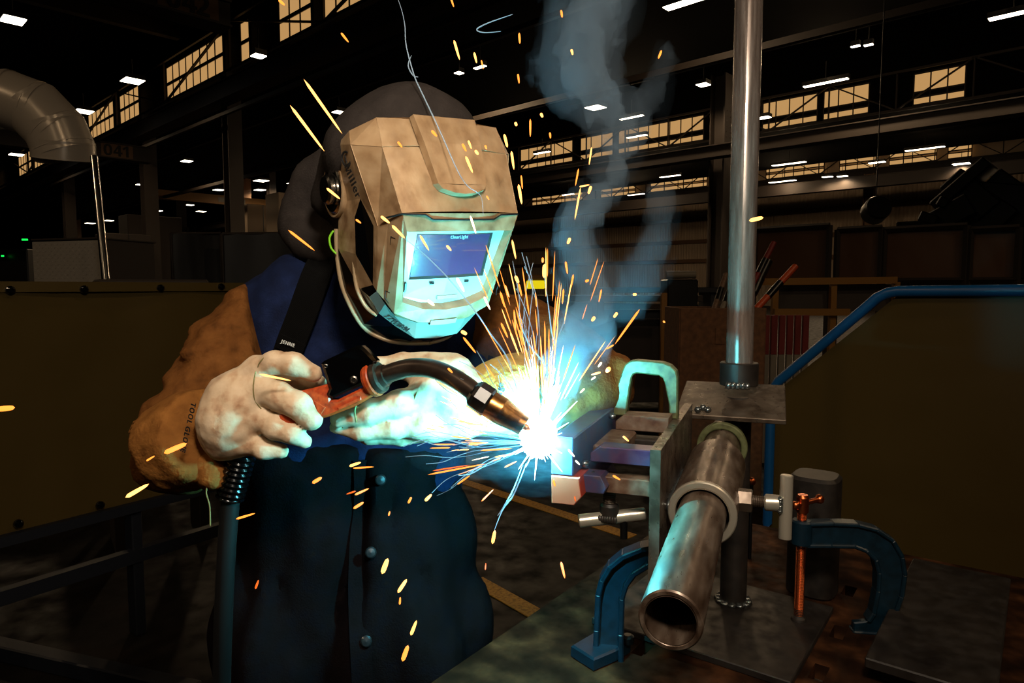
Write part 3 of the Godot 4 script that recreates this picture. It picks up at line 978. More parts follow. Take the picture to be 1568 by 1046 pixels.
func build_table() -> void:
	# table top with slots
	var origin := Vector3(-0.093, TABLE_Y, -1.035)
	var xf := Transform3D(BENCH, origin)
	var table := thing("welding_table", "brown stained steel welding table with slots", "table", Vector3(origin.x, 0, origin.z), BENCH)
	var top := CSGBox3D.new()
	top.size = Vector3(1.5, 0.025, 1.3)
	top.position = Vector3(0.75, TABLE_Y - 0.0125, -0.3)
	top.material = M.table
	top.name = "table_top"
	table.add_child(top)
	for s in [[1254, 1030, 0.0], [1284, 968, 0.0], [1420, 1040, 0.0], [1300, 905, 0.0], [985, 993, 0.0], [896, 988, 0.0]]:
		var q: Vector3 = xf.affine_inverse() * on_level(s[0], s[1], TABLE_Y)
		var slot := CSGBox3D.new()
		slot.operation = CSGShape3D.OPERATION_SUBTRACTION
		slot.size = Vector3(0.022, 0.1, 0.05)
		slot.position = Vector3(q.x - 0.75, 0, q.z + 0.3)
		slot.material = M.table
		slot.name = "slot"
		top.add_child(slot, true)
	for p in [[0.06, 0.3], [1.44, 0.3], [0.06, -0.9], [1.44, -0.9]]:
		var st := mb()
		box(st, Vector3(p[0], 0.3625, p[1]), Vector3(0.07, 0.725, 0.07), 0.004)
		obj(st, "leg", M.girder, table)
	var st2 := mb()
	for z in [0.3, -0.9]:
		box(st2, Vector3(0.75, 0.2, z), Vector3(1.32, 0.05, 0.05))
	obj(st2, "brace", M.girder, table)
	# dark round bar standing on the table
	var blk := on_level(1243, 905, TABLE_Y)
	var rb := thing("steel_block", "dark rounded steel block standing on the table behind the copper screw", "block", Vector3(blk.x, TABLE_Y, blk.z), BENCH)
	var outline := []
	for i in 32:
		var a := TAU * i / 32.0
		var c := Vector2(cos(a), sin(a))
		outline.append(c * 0.045 / pow(pow(absf(c.x), 3.5) + pow(absf(c.y), 3.5), 1.0 / 3.5))
	var st := mb()
	prism(st, outline, 0.0, 0.236, Transform3D(Basis(Vector3(1, 0, 0), Vector3(0, 0, -1), Vector3(0, 1, 0)), Vector3.ZERO), 0.006, true)
	obj(st, "body", M.mill, rb)
	# steel plate on a riser at the right
	var y := 0.795
	var c0 := on_level(1324, 1007, y)
	var c1 := on_level(1398, 854, y)
	var c2 := on_level(1546, 902, y)
	var along := (c1 - c0)
	var across := (c2 - c1)
	across -= along.normalized() * across.dot(along.normalized())
	var mid := c0 + along / 2.0 + across / 2.0
	var pb := Basis(across.normalized(), Vector3.UP, -along.normalized())
	var sp := thing("steel_plate", "loose dark steel plate lying raised at the table's edge", "plate", Vector3(mid.x, TABLE_Y, mid.z), pb)
	st = mb()
	box(st, Vector3(0, y - TABLE_Y - 0.008, 0), Vector3(across.length(), 0.016, along.length()), 0.002)
	obj(st, "plate", M.base_steel, sp)
	st = mb()
	box(st, Vector3(0, (y - TABLE_Y - 0.016) / 2.0, 0), Vector3(across.length() * 0.8, y - TABLE_Y - 0.016, along.length() * 0.85))
	obj(st, "riser", M.mill, sp)

func thread(st: SurfaceTool, a: Vector3, b: Vector3, r: float, pitch: float, sides := 14) -> void:   # a screw: rings of thread crest and root
	var l := a.distance_to(b)
	var n := int(l / pitch)
	var prof := [[0.0, 0.0]]
	for i in n:
		prof.append([r * 0.86, i * pitch])
		prof.append([r, (i + 0.35) * pitch])
		prof.append([r, (i + 0.6) * pitch])
	prof.append([r * 0.86, l])
	prof.append([0.0, l])
	lathe(st, prof, Transform3D(frame_along(b - a), a), sides, false)

func hexagon(r: float) -> Array:
	var p := []
	for i in 6: p.append(Vector2(cos(TAU * i / 6.0), sin(TAU * i / 6.0)) * r)
	return p

func blob(st: SurfaceTool, c: Vector3, r: Vector3, sd: int, basis := Basis.IDENTITY, n := 10) -> void:   # an uneven bead of weld metal
	var nz := FastNoiseLite.new()
	nz.seed = sd
	nz.frequency = 1.1
	var p := func(i: int, j: int) -> Vector3:
		var th := PI * i / n
		var ph := TAU * j / (n * 2)
		var d := Vector3(sin(th) * cos(ph), cos(th), sin(th) * sin(ph))
		return c + basis * (d * r * (1.0 + 0.25 * nz.get_noise_3dv(d * 2.0)))
	st.set_smooth_group(1)
	for i in n:
		for j in n * 2:
			var a: Vector3 = p.call(i, j)
			quad(st, a, p.call(i + 1, j), p.call(i + 1, j + 1), p.call(i, j + 1), p.call(i, j) + p.call(i + 1, j + 1) - c * 2.0)
	st.set_smooth_group(-1)

func build_fixture() -> void:
	var F := Transform3D(FIX, Vector3.ZERO)   # local (u, v, -w)
	var pole := fx(-0.05, 0, 1.31)
	var stand := thing("fixture_stand", "tall bright steel pole on a welded base plate, carrying a horizontal pipe", "stand", Vector3(pole.x, TABLE_Y, pole.z), FIX)
	var inv := stand.transform.affine_inverse()
	# base plate: turned with the table
	var corner := on_level(1211, 1045, TABLE_Y + 0.012)
	var bm := corner + BENCH * Vector3(-0.17, 0, -0.15)
	var st := mb()
	box(st, Vector3.ZERO, Vector3(0.34, 0.012, 0.30), 0.0015, inv * Transform3D(BENCH, Vector3(bm.x, TABLE_Y + 0.006, bm.z)))
	obj(st, "base_plate", M.base_steel, stand)
	st = mb()
	pipe(st, Vector3(0, 0.012, 0), Vector3(0, 0.40, 0), 0.024, 0.004)
	obj(st, "lower_post", M.mill, stand)
	st = mb()
	for i in 12:
		var a := TAU * i / 12.0
		blob(st, Vector3(cos(a) * 0.027, 0.014, sin(a) * 0.027), Vector3(0.008, 0.005, 0.008), i, Basis.IDENTITY, 5)
	obj(st, "weld_bead", M.weld, stand)
	st = mb()
	pipe(st, Vector3(0, 0.42, 0), Vector3(0, 1.62, 0), 0.0238, 0.004, 48)
	obj(st, "pole", M.pole, stand)
	st = mb()
	pipe(st, Vector3(0, 0.421, 0), Vector3(0, 0.463, 0), 0.034, 0.0095)
	obj(st, "collar", M.mill, stand)
	st = mb()
	for i in 5: blob(st, Vector3(-0.016 + i * 0.008, 0.424, 0.034), Vector3(0.006, 0.007, 0.006), i + 40, Basis.IDENTITY, 5)
	obj(st, "weld_bead", M.weld, stand)
	# square plate under the collar, leaning a little towards the front
	st = mb()
	var back := inv * fx(-0.06, 1.166, 1.375)
	var front := inv * fx(-0.06, 1.130, 1.205)
	var pf := (back - front).normalized()
	var pu := Vector3.RIGHT.cross(pf).normalized()
	box(st, Vector3.ZERO, Vector3(0.181, 0.0085, back.distance_to(front)), 0.0012, Transform3D(Basis(Vector3.RIGHT, pu, -pf), (back + front) / 2.0 - pu * 0.004))
	obj(st, "square_plate", M.steel, stand)
	for b in [[-0.113, 0.0], [-0.104, 0.004], [-0.096, 0.001]]:
		st = mb()
		blob(st, inv * fx(b[0], 1.138 + b[1], 1.212), Vector3(0.006, 0.006, 0.007), int(b[0] * -1000), Basis.IDENTITY, 6)
		obj(st, "weld_bead", M.weld, stand)
	# the pipe arm
	st = mb()
	pipe(st, inv * fx(-0.0775, 1.0454, 0.615), inv * fx(-0.068, 1.087, 1.268), 0.0297, 0.0062, 56)
	obj(st, "pipe_arm", M.pipe, stand)
	st = mb()
	pipe(st, inv * fx(-0.0695, 1.0815, 1.182), inv * fx(-0.0693, 1.0823, 1.196), 0.041, 0.010)
	obj(st, "ring", M.pale_green, stand)
	# ---- clamping head on the pipe
	var hp := fx(-0.073, 1.06, 0.95)
	var head := thing("clamping_head", "welded steel clamping head with T handles, sleeved on the horizontal pipe", "clamp", hp, FIX)
	inv = head.transform.affine_inverse()
	st = mb()
	pipe(st, inv * fx(-0.0735, 1.0626, 0.885), inv * fx(-0.0706, 1.075, 1.085), 0.0425, 0.009, 56)
	obj(st, "sleeve", M.pipe, head)
	st = mb()
	pipe(st, inv * fx(-0.0736, 1.0621, 0.877), inv * fx(-0.0735, 1.0626, 0.885), 0.0428, 0.0095, 56)
	obj(st, "end_ring", M.bright, head)
	var side := mb()
	hull_quads(side, [fx(-0.1335, 0.985, 0.835), fx(-0.1205, 0.985, 0.835), fx(-0.1335, 1.1505, 0.835), fx(-0.1205, 1.1505, 0.835), fx(-0.1335, 0.985, 1.2), fx(-0.1205, 0.985, 1.2), fx(-0.1335, 1.1505, 1.2), fx(-0.1205, 1.1505, 1.2)], inv)
	obj(side, "side_plate", M.steel, head)
	st = mb()
	for i in 9: blob(st, inv * fx(-0.117, 1.062 + 0.002 * (i % 2), 0.9 + i * 0.02), Vector3(0.007, 0.009, 0.011), i + 70, Basis.IDENTITY, 6)
	obj(st, "weld_bead", M.weld, head)
	# cross bars to the workpiece: chamfered at their free end
	for b in [[-0.2115, 1.126, 1.1465, 0.845, 0.876, M.heat], [-0.2115, 1.087, 1.108, 0.845, 0.872, M.rusty], [-0.212, 1.137, 1.160, 1.0, 1.04, M.rusty], [-0.205, 1.105, 1.128, 0.985, 1.02, M.mill]]:
		st = mb()
		var w: float = b[2] - b[1]
		prism(st, [Vector2(b[0], b[1]), Vector2(-0.1335, b[1]), Vector2(-0.1335, b[2]), Vector2(b[0] + 0.012, b[2]), Vector2(b[0], b[2] - w * 0.45)], -b[3], -b[4], inv * F, 0.0012)
		obj(st, "cross_bar", b[5], head)
	st = mb()
	prism(st, [Vector2(-0.246, 1.090), Vector2(-0.19, 1.090), Vector2(-0.186, 1.098), Vector2(-0.194, 1.1125), Vector2(-0.246, 1.1125)], -0.828, -0.90, inv * F, 0.001)
	obj(st, "jaw_bar", M.heat, head)
	st = mb()
	box(st, inv * fx(-0.2, 1.128, 0.945), Vector3(0.04, 0.02, 0.11), 0.003)
	obj(st, "jaw_bar", M.rusty, head)
	for p in [[-0.219, 1.122, 0.847], [-0.218, 1.156, 1.005], [-0.208, 1.108, 0.846], [-0.1335, 1.137, 0.86]]:
		st = mb()
		blob(st, inv * fx(p[0], p[1], p[2]), Vector3(0.006, 0.005, 0.006), int(p[1] * 1000), Basis.IDENTITY, 6)
		obj(st, "weld_bead", M.weld, head)
	# pale green arched handle
	st = mb()
	var arch := [Vector2(-0.231, 1.150), Vector2(-0.223, 1.184), Vector2(-0.2115, 1.222), Vector2(-0.207, 1.231), Vector2(-0.1995, 1.237), Vector2(-0.19, 1.2385), Vector2(-0.150, 1.2365), Vector2(-0.138, 1.232), Vector2(-0.130, 1.224), Vector2(-0.1275, 1.214), Vector2(-0.1265, 1.150),
		Vector2(-0.1385, 1.150), Vector2(-0.1395, 1.172), Vector2(-0.1475, 1.2065), Vector2(-0.150, 1.212), Vector2(-0.156, 1.2158), Vector2(-0.189, 1.2178), Vector2(-0.1945, 1.216), Vector2(-0.1975, 1.210), Vector2(-0.2025, 1.174), Vector2(-0.205, 1.150)]
	prism(st, arch, -1.044, -1.066, inv * F, 0.002)
	obj(st, "arched_handle", M.pale_green, head)
	# right T screw, threaded through a nut on the sleeve
	var nut := mb()
	var right := Basis(Vector3(0, 0, -1), Vector3(0, 1, 0), Vector3(1, 0, 0))
	prism(nut, hexagon(0.0155), -0.034, -0.0145, inv * Transform3D(FIX * right, fx(0, 1.068, 0.94)), 0.0015)
	obj(nut, "nut", M.steel, head)
	var screw := mb()
	thread(screw, inv * fx(-0.015, 1.068, 0.94), inv * fx(0.002, 1.068, 0.94), 0.0075, 0.0022)
	var scr := obj(screw, "screw", M.steel, head)
	st = mb()
	rod(st, inv * fx(0.0, 1.068, 0.94), inv * fx(0.02, 1.068, 0.94), 0.011, 20, 0.002)
	obj(st, "boss", M.bright, scr)
	st = mb()
	rod(st, inv * fx(0.0265, 1.022, 0.938), inv * fx(0.0265, 1.106, 0.944), 0.0082, 24, 0.0012)
	obj(st, "cross_handle", M.bright, scr)
	st = mb()
	for i in 6: blob(st, inv * fx(0.0195, 1.060 + i * 0.003, 0.935), Vector3(0.004, 0.004, 0.006), i + 20, Basis.IDENTITY, 5)
	obj(st, "weld_bead", M.weld, scr)
	# lower T screw under the cross bars
	screw = mb()
	thread(screw, inv * fx(-0.191, 1.064, 0.869), inv * fx(-0.191, 1.088, 0.869), 0.0088, 0.0026)
	scr = obj(screw, "screw", M.steel, head)
	st = mb()
	lathe(st, [[0.0, 0.0], [0.011, 0.0], [0.0128, 0.002], [0.0128, 0.018], [0.010, 0.0215], [0.0, 0.0215]], inv * Transform3D(FIX, fx(-0.191, 1.0455, 0.869)), 24)
	obj(st, "boss", M.mill, scr)
	st = mb()
	rod(st, inv * fx(-0.2285, 1.0425, 0.8532), inv * fx(-0.1462, 1.052, 0.8848), 0.0088, 24, 0.0012)
	obj(st, "cross_handle", M.bright, scr)
	st = mb()
	for i in 7: blob(st, inv * fx(-0.201 + i * 0.0033, 1.0475, 0.857), Vector3(0.0035, 0.005, 0.003), i + 20, Basis.IDENTITY, 5)
	obj(st, "weld_bead", M.mill, scr)
	st = mb()
	rod(st, inv * fx(-0.172, 1.02, 0.872), inv * fx(-0.172, 1.045, 0.872), 0.005, 10)
	obj(st, "stop_pin", M.black, head)
	# ---- the workpiece
	var wp := thing("workpiece", "heat-tinted purple steel bar being welded, held at the clamping head", "steel bar", fx(-0.2388, 1.1137, 0.975), FIX)
	st = mb()
	box(st, Vector3(0, 0.0248, 0), Vector3(0.0295, 0.0496, 0.33), 0.0018)
	obj(st, "bar", M.heat, wp)
	var cb := thing("copper_block", "small reddish copper block under the end of the welded bar", "block", fx(-0.236, 1.078, 0.835), FIX)
	st = mb()
	prism(st, [Vector2(-0.0155, 0.0), Vector2(0.0135, 0.0), Vector2(0.0235, 0.012), Vector2(0.02, 0.0355), Vector2(-0.0165, 0.0355)], -0.022, 0.028, Transform3D.IDENTITY, 0.001)
	obj(st, "body", M.hot_copper, cb)

func build_clamps() -> void:
	# left clamp: a blue arched body with its foot on the table
	var foot := on_level(925, 1003, TABLE_Y)
	var k := 0.00107
	var plane := Basis(Vector3(0, 1, 0), deg_to_rad(-12))
	var lc := thing("screw_clamp", "blue cast clamp arching from the table's edge towards the pipe", "clamp", foot, plane)
	var px := [[913, 1003], [914, 960], [916, 905], [921, 882], [933, 860], [952, 842], [978, 829], [1010, 821], [1068, 818], [1068, 842], [1012, 845], [988, 852], [969, 866], [957, 884], [951, 905], [950, 960], [951, 1003]]
	var outline := []
	for p in px: outline.append(Vector2((p[0] - 925) * k, (1003 - p[1]) * k))
	var st := mb()
	prism(st, outline, -0.007, 0.007, Transform3D.IDENTITY, 0.002)
	obj(st, "web", M.blue, lc)
	st = mb()
	var outer := []
	var inner := []
	for i in range(0, 9): outer.append(Vector3(outline[i].x, outline[i].y, 0))
	for i in range(9, 17): inner.append(Vector3(outline[i].x, outline[i].y, 0))
	for line in [outer, inner]:
		for i in line.size() - 1:
			bar(st, line[i], line[i + 1] + (line[i + 1] - line[i]).normalized() * 0.003, 0.034, 0.009, (line[i + 1] - line[i]).cross(Vector3(0, 0, 1)).normalized(), 0.002)
	obj(st, "flange", M.blue, lc)
	st = mb()
	prism(st, [Vector2(-0.052, -0.02), Vector2(-0.012, -0.055), Vector2(0.02, -0.02), Vector2(0.042, 0.012), Vector2(0.04, 0.03), Vector2(-0.02, 0.03)], 0.0, 0.022, Transform3D(Basis(Vector3(1, 0, 0), Vector3(0, 0, -1), Vector3(0, 1, 0)), Vector3(0, 0.0, 0)), 0.003)
	obj(st, "jaw", M.blue, lc)
	st = mb()
	lathe(st, [[0.0, 0.0], [0.011, 0.0], [0.011, 0.01], [0.006, 0.013], [0.0, 0.013]], Transform3D(Basis.IDENTITY, Vector3(0.037, 0.022, -0.008)), 16)
	obj(st, "pad", M.black, lc)
	# right clamp: blue body, copper screw
	var rp := on_level(1325, 966, TABLE_Y)
	k = 0.001155
	plane = Basis(Vector3(0, 1, 0), deg_to_rad(-8))
	var rc := thing("screw_clamp", "blue clamp with a copper screw pressing on the base plate", "clamp", rp, plane)
	px = [[1232, 803], [1270, 800], [1305, 800], [1332, 806], [1355, 821], [1369, 845], [1374, 872], [1371, 905], [1362, 938], [1346, 966], [1306, 966], [1306, 952], [1326, 948], [1333, 935], [1338, 900], [1338, 872], [1333, 853], [1320, 839], [1303, 833], [1270, 834], [1232, 836]]
	outline = []
	for p in px: outline.append(Vector2((p[0] - 1325) * k, (966 - p[1]) * k))
	st = mb()
	prism(st, outline, -0.007, 0.007, Transform3D.IDENTITY, 0.002)
	obj(st, "web", M.blue, rc)
	st = mb()
	outer = []
	inner = []
	for i in range(0, 11): outer.append(Vector3(outline[i].x, outline[i].y, 0))
	for i in range(12, 21): inner.append(Vector3(outline[i].x, outline[i].y, 0))
	for line in [outer, inner]:
		for i in line.size() - 1:
			bar(st, line[i], line[i + 1] + (line[i + 1] - line[i]).normalized() * 0.002, 0.026, 0.007, (line[i + 1] - line[i]).cross(Vector3(0, 0, 1)).normalized(), 0.002)
	obj(st, "flange", M.blue, rc)
	st = mb()
	var bx := (1228.0 - 1325.0) * k
	rod(st, Vector3(bx, 0.149, 0), Vector3(bx, 0.194, 0), 0.0175, 28, 0.003)
	obj(st, "boss", M.blue, rc)
	st = mb()
	thread(st, Vector3(bx, 0.018, 0), Vector3(bx, 0.225, 0), 0.0082, 0.0028, 16)
	var sc := obj(st, "screw", M.copper, rc)
	st = mb()
	lathe(st, [[0.0, 0.0], [0.0105, 0.0], [0.0105, 0.026], [0.0085, 0.031], [0.0, 0.031]], Transform3D(Basis.IDENTITY, Vector3(bx, 0.208, 0)), 16)
	obj(st, "screw_head", M.copper, sc)
	st = mb()
	rod(st, Vector3(bx - 0.014, 0.223, 0.012), Vector3(bx + 0.034, 0.226, -0.02), 0.0045, 12)
	blob(st, Vector3(bx - 0.014, 0.223, 0.012), Vector3.ONE * 0.008, 3, Basis.IDENTITY, 6)
	blob(st, Vector3(bx + 0.034, 0.226, -0.02), Vector3.ONE * 0.008, 4, Basis.IDENTITY, 6)
	obj(st, "handle", M.copper, sc)
	st = mb()
	lathe(st, [[0.0, 0.0], [0.0135, 0.0], [0.0125, 0.004], [0.008, 0.008], [0.008, 0.02], [0.0, 0.02]], Transform3D(Basis.IDENTITY, Vector3(bx, 0.0125, 0)), 16)
	obj(st, "swivel_pad", M.mill, sc)
	# a small rod with a copper knob behind the pole
	var kn := at(1151, 737, 1.5)
	var tc := thing("knob_rod", "slim dark rod with a round copper knob behind the pole", "rod", Vector3(kn.x, TABLE_Y, kn.z))
	st = mb()
	rod(st, Vector3.ZERO, Vector3(0, kn.y - TABLE_Y, 0), 0.004, 12)
	obj(st, "shaft", M.black, tc)
	st = mb()
	blob(st, Vector3(0, kn.y - TABLE_Y, 0), Vector3.ONE * 0.0088, 6, Basis.IDENTITY, 8)
	obj(st, "knob", M.copper, tc)

# ------------------------------------------------------------------ the helmet (its own axes: x across the face, y up, z out of the face)
var helmet_xf: Transform3D

func both(st: SurfaceTool, pts: Array, out := Vector3.ZERO, sides := [-1.0, 1.0]) -> void:   # a flat facet given for one side, and its mirror image
	for s in sides:
		var p := []
		var c := Vector3.ZERO
		for q in pts:
			var v := Vector3(q[0] * s, q[1], q[2])
			p.append(v)
			c += v
		c /= pts.size()
		var o := Vector3(out.x * s, out.y, out.z) if out != Vector3.ZERO else c - Vector3(0, 0, -0.02)
		for i in range(1, p.size() - 1): tri(st, p[0], p[i], p[i + 1], o)

func build_helmet() -> void:
	helmet_xf = Transform3D(eye_basis * Basis(Vector3(0.82306, 0.1026, -0.55861), Vector3(0.17317, 0.89138, 0.41888), Vector3(0.5409, -0.4415, 0.71589)), EYE + eye_basis * Vector3(-0.14841, 0.18535, -1.0262))
	var h := thing("welding_helmet", "tan faceted welding helmet with a purple lens, worn by the welder", "helmet", helmet_xf.origin, helmet_xf.basis)
	var c_top := [0.0921, 0.1487, 0.0428]
	var c_seam := [0.0951, 0.1189, 0.0752]
	var c_brow := [0.0885, 0.0515, 0.1373]
	var b_top := [0.1179, 0.1251, 0.0195]
	var b_seam := [0.1234, 0.1118, 0.0412]
	var b_brow := [0.1002, 0.0208, 0.0957]
	var m_top := [0.048, 0.1535, 0.0495]
	var m_seam := [0.0455, 0.1245, 0.0815]
	var m_bot := [0.040, 0.079, 0.1215]
	var m_brow := [0.045, 0.0535, 0.1415]
	# crown: front panel and its bevelled flanks
	var st := mb()
	var rows := [[c_top, 0.0068], [c_seam, 0.0080], [[0.0918, 0.0852, 0.1063], 0.0095], [c_brow, 0.0045]]
	st.set_smooth_group(1)
	for i in 3:
		for j in 16:
			var p := []
			for e in [[i, j], [i, j + 1], [i + 1, j + 1], [i + 1, j]]:
				var row: Array = rows[e[0]]
				var x: float = e[1] / 8.0 - 1.0
				var bulge: float = row[1] * (1.0 - x * x)
				p.append(Vector3(row[0][0] * x, row[0][1] + bulge * 0.7, row[0][2] + bulge * 0.7))
			quad(st, p[0], p[1], p[2], p[3], Vector3(0, 1, 1))
	st.set_smooth_group(-1)
	both(st, [c_top, c_seam, b_seam, b_top])
	both(st, [c_seam, c_brow, b_brow, b_seam])
	# lip at the crown's back edge
	both(st, [m_top, c_top, [0.090, 0.141, 0.036], [0.047, 0.146, 0.043]], Vector3(0, 0.5, -1))
	both(st, [c_top, b_top, [0.114, 0.120, 0.013], [0.090, 0.141, 0.036]], Vector3(0.3, 0.5, -1))
	obj(st, "crown_shell", M.tan, h)
	# raised tongue on the crown
	var tongue := mb()
	var outl := [[-0.0471, 0.1589, 0.056], [-0.0435, 0.1314, 0.0878], [-0.0365, 0.0875, 0.1268], [-0.0315, 0.0822, 0.1312], [-0.016, 0.0785, 0.1352], [0.0, 0.0772, 0.1366]]
	var low := [[-0.049, 0.1535, 0.0495], [-0.0465, 0.1250, 0.0808], [-0.0395, 0.0832, 0.1175], [-0.034, 0.0765, 0.1235], [-0.017, 0.0722, 0.1275], [0.0, 0.0708, 0.1285]]
	for i in outl.size() - 1:
		var a: Array = outl[i]
		var b: Array = outl[i + 1]
		both(tongue, [a, b, [0.0, b[1], b[2] + 0.0015 * (1.0 if i < 2 else 0.0)], [0.0, a[1], a[2] + 0.0015 * (1.0 if i < 2 else 0.0)]], Vector3(0, 1, 1))
		both(tongue, [a, low[i], low[i + 1], b], Vector3(-1, -0.6, -0.2) if i < 3 else Vector3(-0.3, -1, 0.3))
	both(tongue, [outl[0], low[0], [0.0, 0.1535, 0.0495], [0.0, 0.1589, 0.056]], Vector3(0, 1, -1))
	obj(tongue, "raised_panel", M.tan, h)
	# raised seams of the shell, and a dark strip painting the shade of the gap above the visor
	for s in [-1.0, 1.0]:
		var gr := mb()
		for line in [[c_top, c_seam, c_brow], [b_top, b_seam, b_brow], [b_seam, c_seam, m_seam]]:
			for i in line.size() - 1:
				tube(gr, [Vector3(line[i][0] * s, line[i][1], line[i][2]), Vector3(line[i + 1][0] * s, line[i + 1][1], line[i + 1][2])], 0.0006, 5)
		obj(gr, "seam", M.tan, h)
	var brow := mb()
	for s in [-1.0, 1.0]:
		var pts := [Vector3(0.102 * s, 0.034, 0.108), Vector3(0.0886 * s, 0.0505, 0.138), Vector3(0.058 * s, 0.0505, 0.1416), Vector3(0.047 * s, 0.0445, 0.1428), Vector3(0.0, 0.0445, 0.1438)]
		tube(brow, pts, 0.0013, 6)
	obj(brow, "brow_gap_shade", M.rubber, h)
	# side shells
	var ear_t := [0.118, 0.098, -0.02]
	var ear_b := [0.114, -0.045, 0.0]
	for sd in [-1.0, 1.0]:
		var side := mb()
		both(side, [b_top, b_seam, ear_t], Vector3.ZERO, [sd])
		both(side, [b_seam, [0.1085, 0.044, 0.0515], [0.114, 0.02, -0.01], ear_t], Vector3.ZERO, [sd])
		both(side, [b_seam, b_brow, [0.1085, 0.044, 0.0515]], Vector3.ZERO, [sd])
		both(side, [b_brow, [0.1015, 0.0172, 0.0853], [0.1085, 0.044, 0.0515]], Vector3.ZERO, [sd])
		both(side, [[0.1085, 0.044, 0.0515], [0.112, 0.0161, 0.0456], [0.114, 0.02, -0.01]], Vector3.ZERO, [sd])
		both(side, [[0.112, 0.0161, 0.0456], [0.1102, -0.0333, 0.0549], ear_b, [0.114, 0.02, -0.01]], Vector3.ZERO, [sd])
		both(side, [[0.1102, -0.0333, 0.0549], [0.095, -0.0669, 0.0864], [0.100, -0.085, 0.055], ear_b], Vector3.ZERO, [sd])
		both(side, [[0.1015, 0.0172, 0.0853], b_brow, [0.0952, -0.0702, 0.1004], [0.095, -0.0669, 0.0864]], Vector3.ZERO, [sd])
		obj(side, "side_shell", M.tan, h)
	for sd in [-1.0, 1.0]:
		var win := mb()
		both(win, [[0.1078, 0.044, 0.0512], [0.1008, 0.0172, 0.0848], [0.0943, -0.0669, 0.0859], [0.1095, -0.0333, 0.0544], [0.1113, 0.0161, 0.0451]], Vector3.ZERO, [sd])
		obj(win, "side_window", M.window_dark, h)
	# visor frame: top, flanks and foot round the opening
	var fr := mb()
	var f_t := [0.0875, 0.0480, 0.1400]
	var f_b := [0.0765, -0.095, 0.1223]
	var f_m := [0.040, -0.1105, 0.126]
	var f_c := [0.0, -0.1145, 0.127]
	var o_t := [0.0812, 0.0281, 0.1425]
	var o_b := [0.068, -0.0774, 0.1275]
	var o_m := [0.036, -0.0895, 0.1290]
	var o_c := [0.0, -0.0930, 0.1295]
	var i_t := [0.077, 0.0255, 0.1295]
	var i_b := [0.065, -0.0740, 0.1145]
	var i_m := [0.0345, -0.0850, 0.1150]
	var i_c := [0.0, -0.0885, 0.1150]
	both(fr, [c_brow, [0.0, 0.0530, 0.1430], [0.0, 0.0290, 0.1455], o_t, f_t], Vector3(0, 0.3, 1))
	both(fr, [f_t, o_t, o_b, f_b], Vector3(0.2, 0, 1))
	both(fr, [f_b, o_b, o_m, f_m], Vector3(0, -0.2, 1))
	both(fr, [f_m, o_m, o_c, f_c], Vector3(0, -0.2, 1))
	both(fr, [o_t, [0.0, 0.0290, 0.1455], [0.0, 0.0260, 0.1325], i_t], Vector3(0, -1, 0.3))
	both(fr, [o_t, i_t, i_b, o_b], Vector3(-1, 0, 0.3))
	both(fr, [o_b, i_b, i_m, o_m], Vector3(0, 1, 0.3))
	both(fr, [o_m, i_m, i_c, o_c], Vector3(0, 1, 0.3))
	both(fr, [c_brow, f_t, b_brow], Vector3(1, 0, 0.6))
	obj(fr, "visor_frame", M.tan, h)
	for sd in [-1.0, 1.0]:
		var fl := mb()
		both(fl, [f_t, f_b, [0.0855, -0.082, 0.1113], [0.0935, 0.0345, 0.1180]], Vector3(1, 0, 0.6), [sd])
		both(fl, [[0.0945, 0.0310, 0.1120], [0.0870, -0.0800, 0.1080], [0.0952, -0.0702, 0.1004], b_brow], Vector3(1, 0, 0.6), [sd])
		both(fl, [[0.0935, 0.0345, 0.1180], [0.0855, -0.082, 0.1113], [0.0870, -0.0800, 0.1080], [0.0945, 0.0310, 0.1120]], Vector3(1, 0, 0.6), [sd])
		both(fl, [f_b, f_m, [0.070, -0.104, 0.112], [0.0855, -0.082, 0.1113]], Vector3(0.4, -1, 0.3), [sd])
		obj(fl, "visor_flank", M.tan, h)
	var chev := mb()  # shade of the moulded chevron grooves, drawn as black lines
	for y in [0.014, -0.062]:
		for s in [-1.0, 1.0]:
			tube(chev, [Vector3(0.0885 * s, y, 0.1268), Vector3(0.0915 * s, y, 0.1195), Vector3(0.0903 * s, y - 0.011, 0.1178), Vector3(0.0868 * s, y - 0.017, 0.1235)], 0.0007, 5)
	obj(chev, "chevron_shade", M.black_print, h)
	# lens cassette
	var cas := mb()
	both(cas, [i_t, [0.0, 0.0260, 0.1325], [0.0, 0.0205, 0.1315], [0.0590, 0.0205, 0.1285]], Vector3(0, 0, 1))
	both(cas, [i_t, [0.0590, 0.0205, 0.1285], [0.0595, -0.0475, 0.1205], i_b], Vector3(0, 0, 1))
	both(cas, [i_b, [0.0595, -0.0475, 0.1205], [0.0, -0.0475, 0.1222], [0.0, -0.0885, 0.1155], i_m], Vector3(0, 0, 1))
	obj(cas, "cassette", M.cassette, h)
	var rims := mb()
	both(rims, [[0.0590, 0.0205, 0.1285], [0.0595, -0.0475, 0.1205], [0.0565, -0.0445, 0.1175], [0.0565, 0.0180, 0.1258]], Vector3(-1, 0, 1))
	both(rims, [[0.0595, -0.0475, 0.1205], [0.0, -0.0475, 0.1222], [0.0, -0.0445, 0.1192], [0.0565, -0.0445, 0.1175]], Vector3(0, 1, 1))
	both(rims, [[0.0590, 0.0205, 0.1285], [0.0, 0.0205, 0.1315], [0.0, 0.0180, 0.1285], [0.0565, 0.0180, 0.1258]], Vector3(0, -1, 1))
	obj(rims, "lens_rim", M.black, h)
	var lens := mb()
	both(lens, [[0.0568, 0.0183, 0.1256], [0.0, 0.0183, 0.1283], [0.0, -0.0448, 0.1190], [0.0568, -0.0448, 0.1173]], Vector3(0, 0, 1))
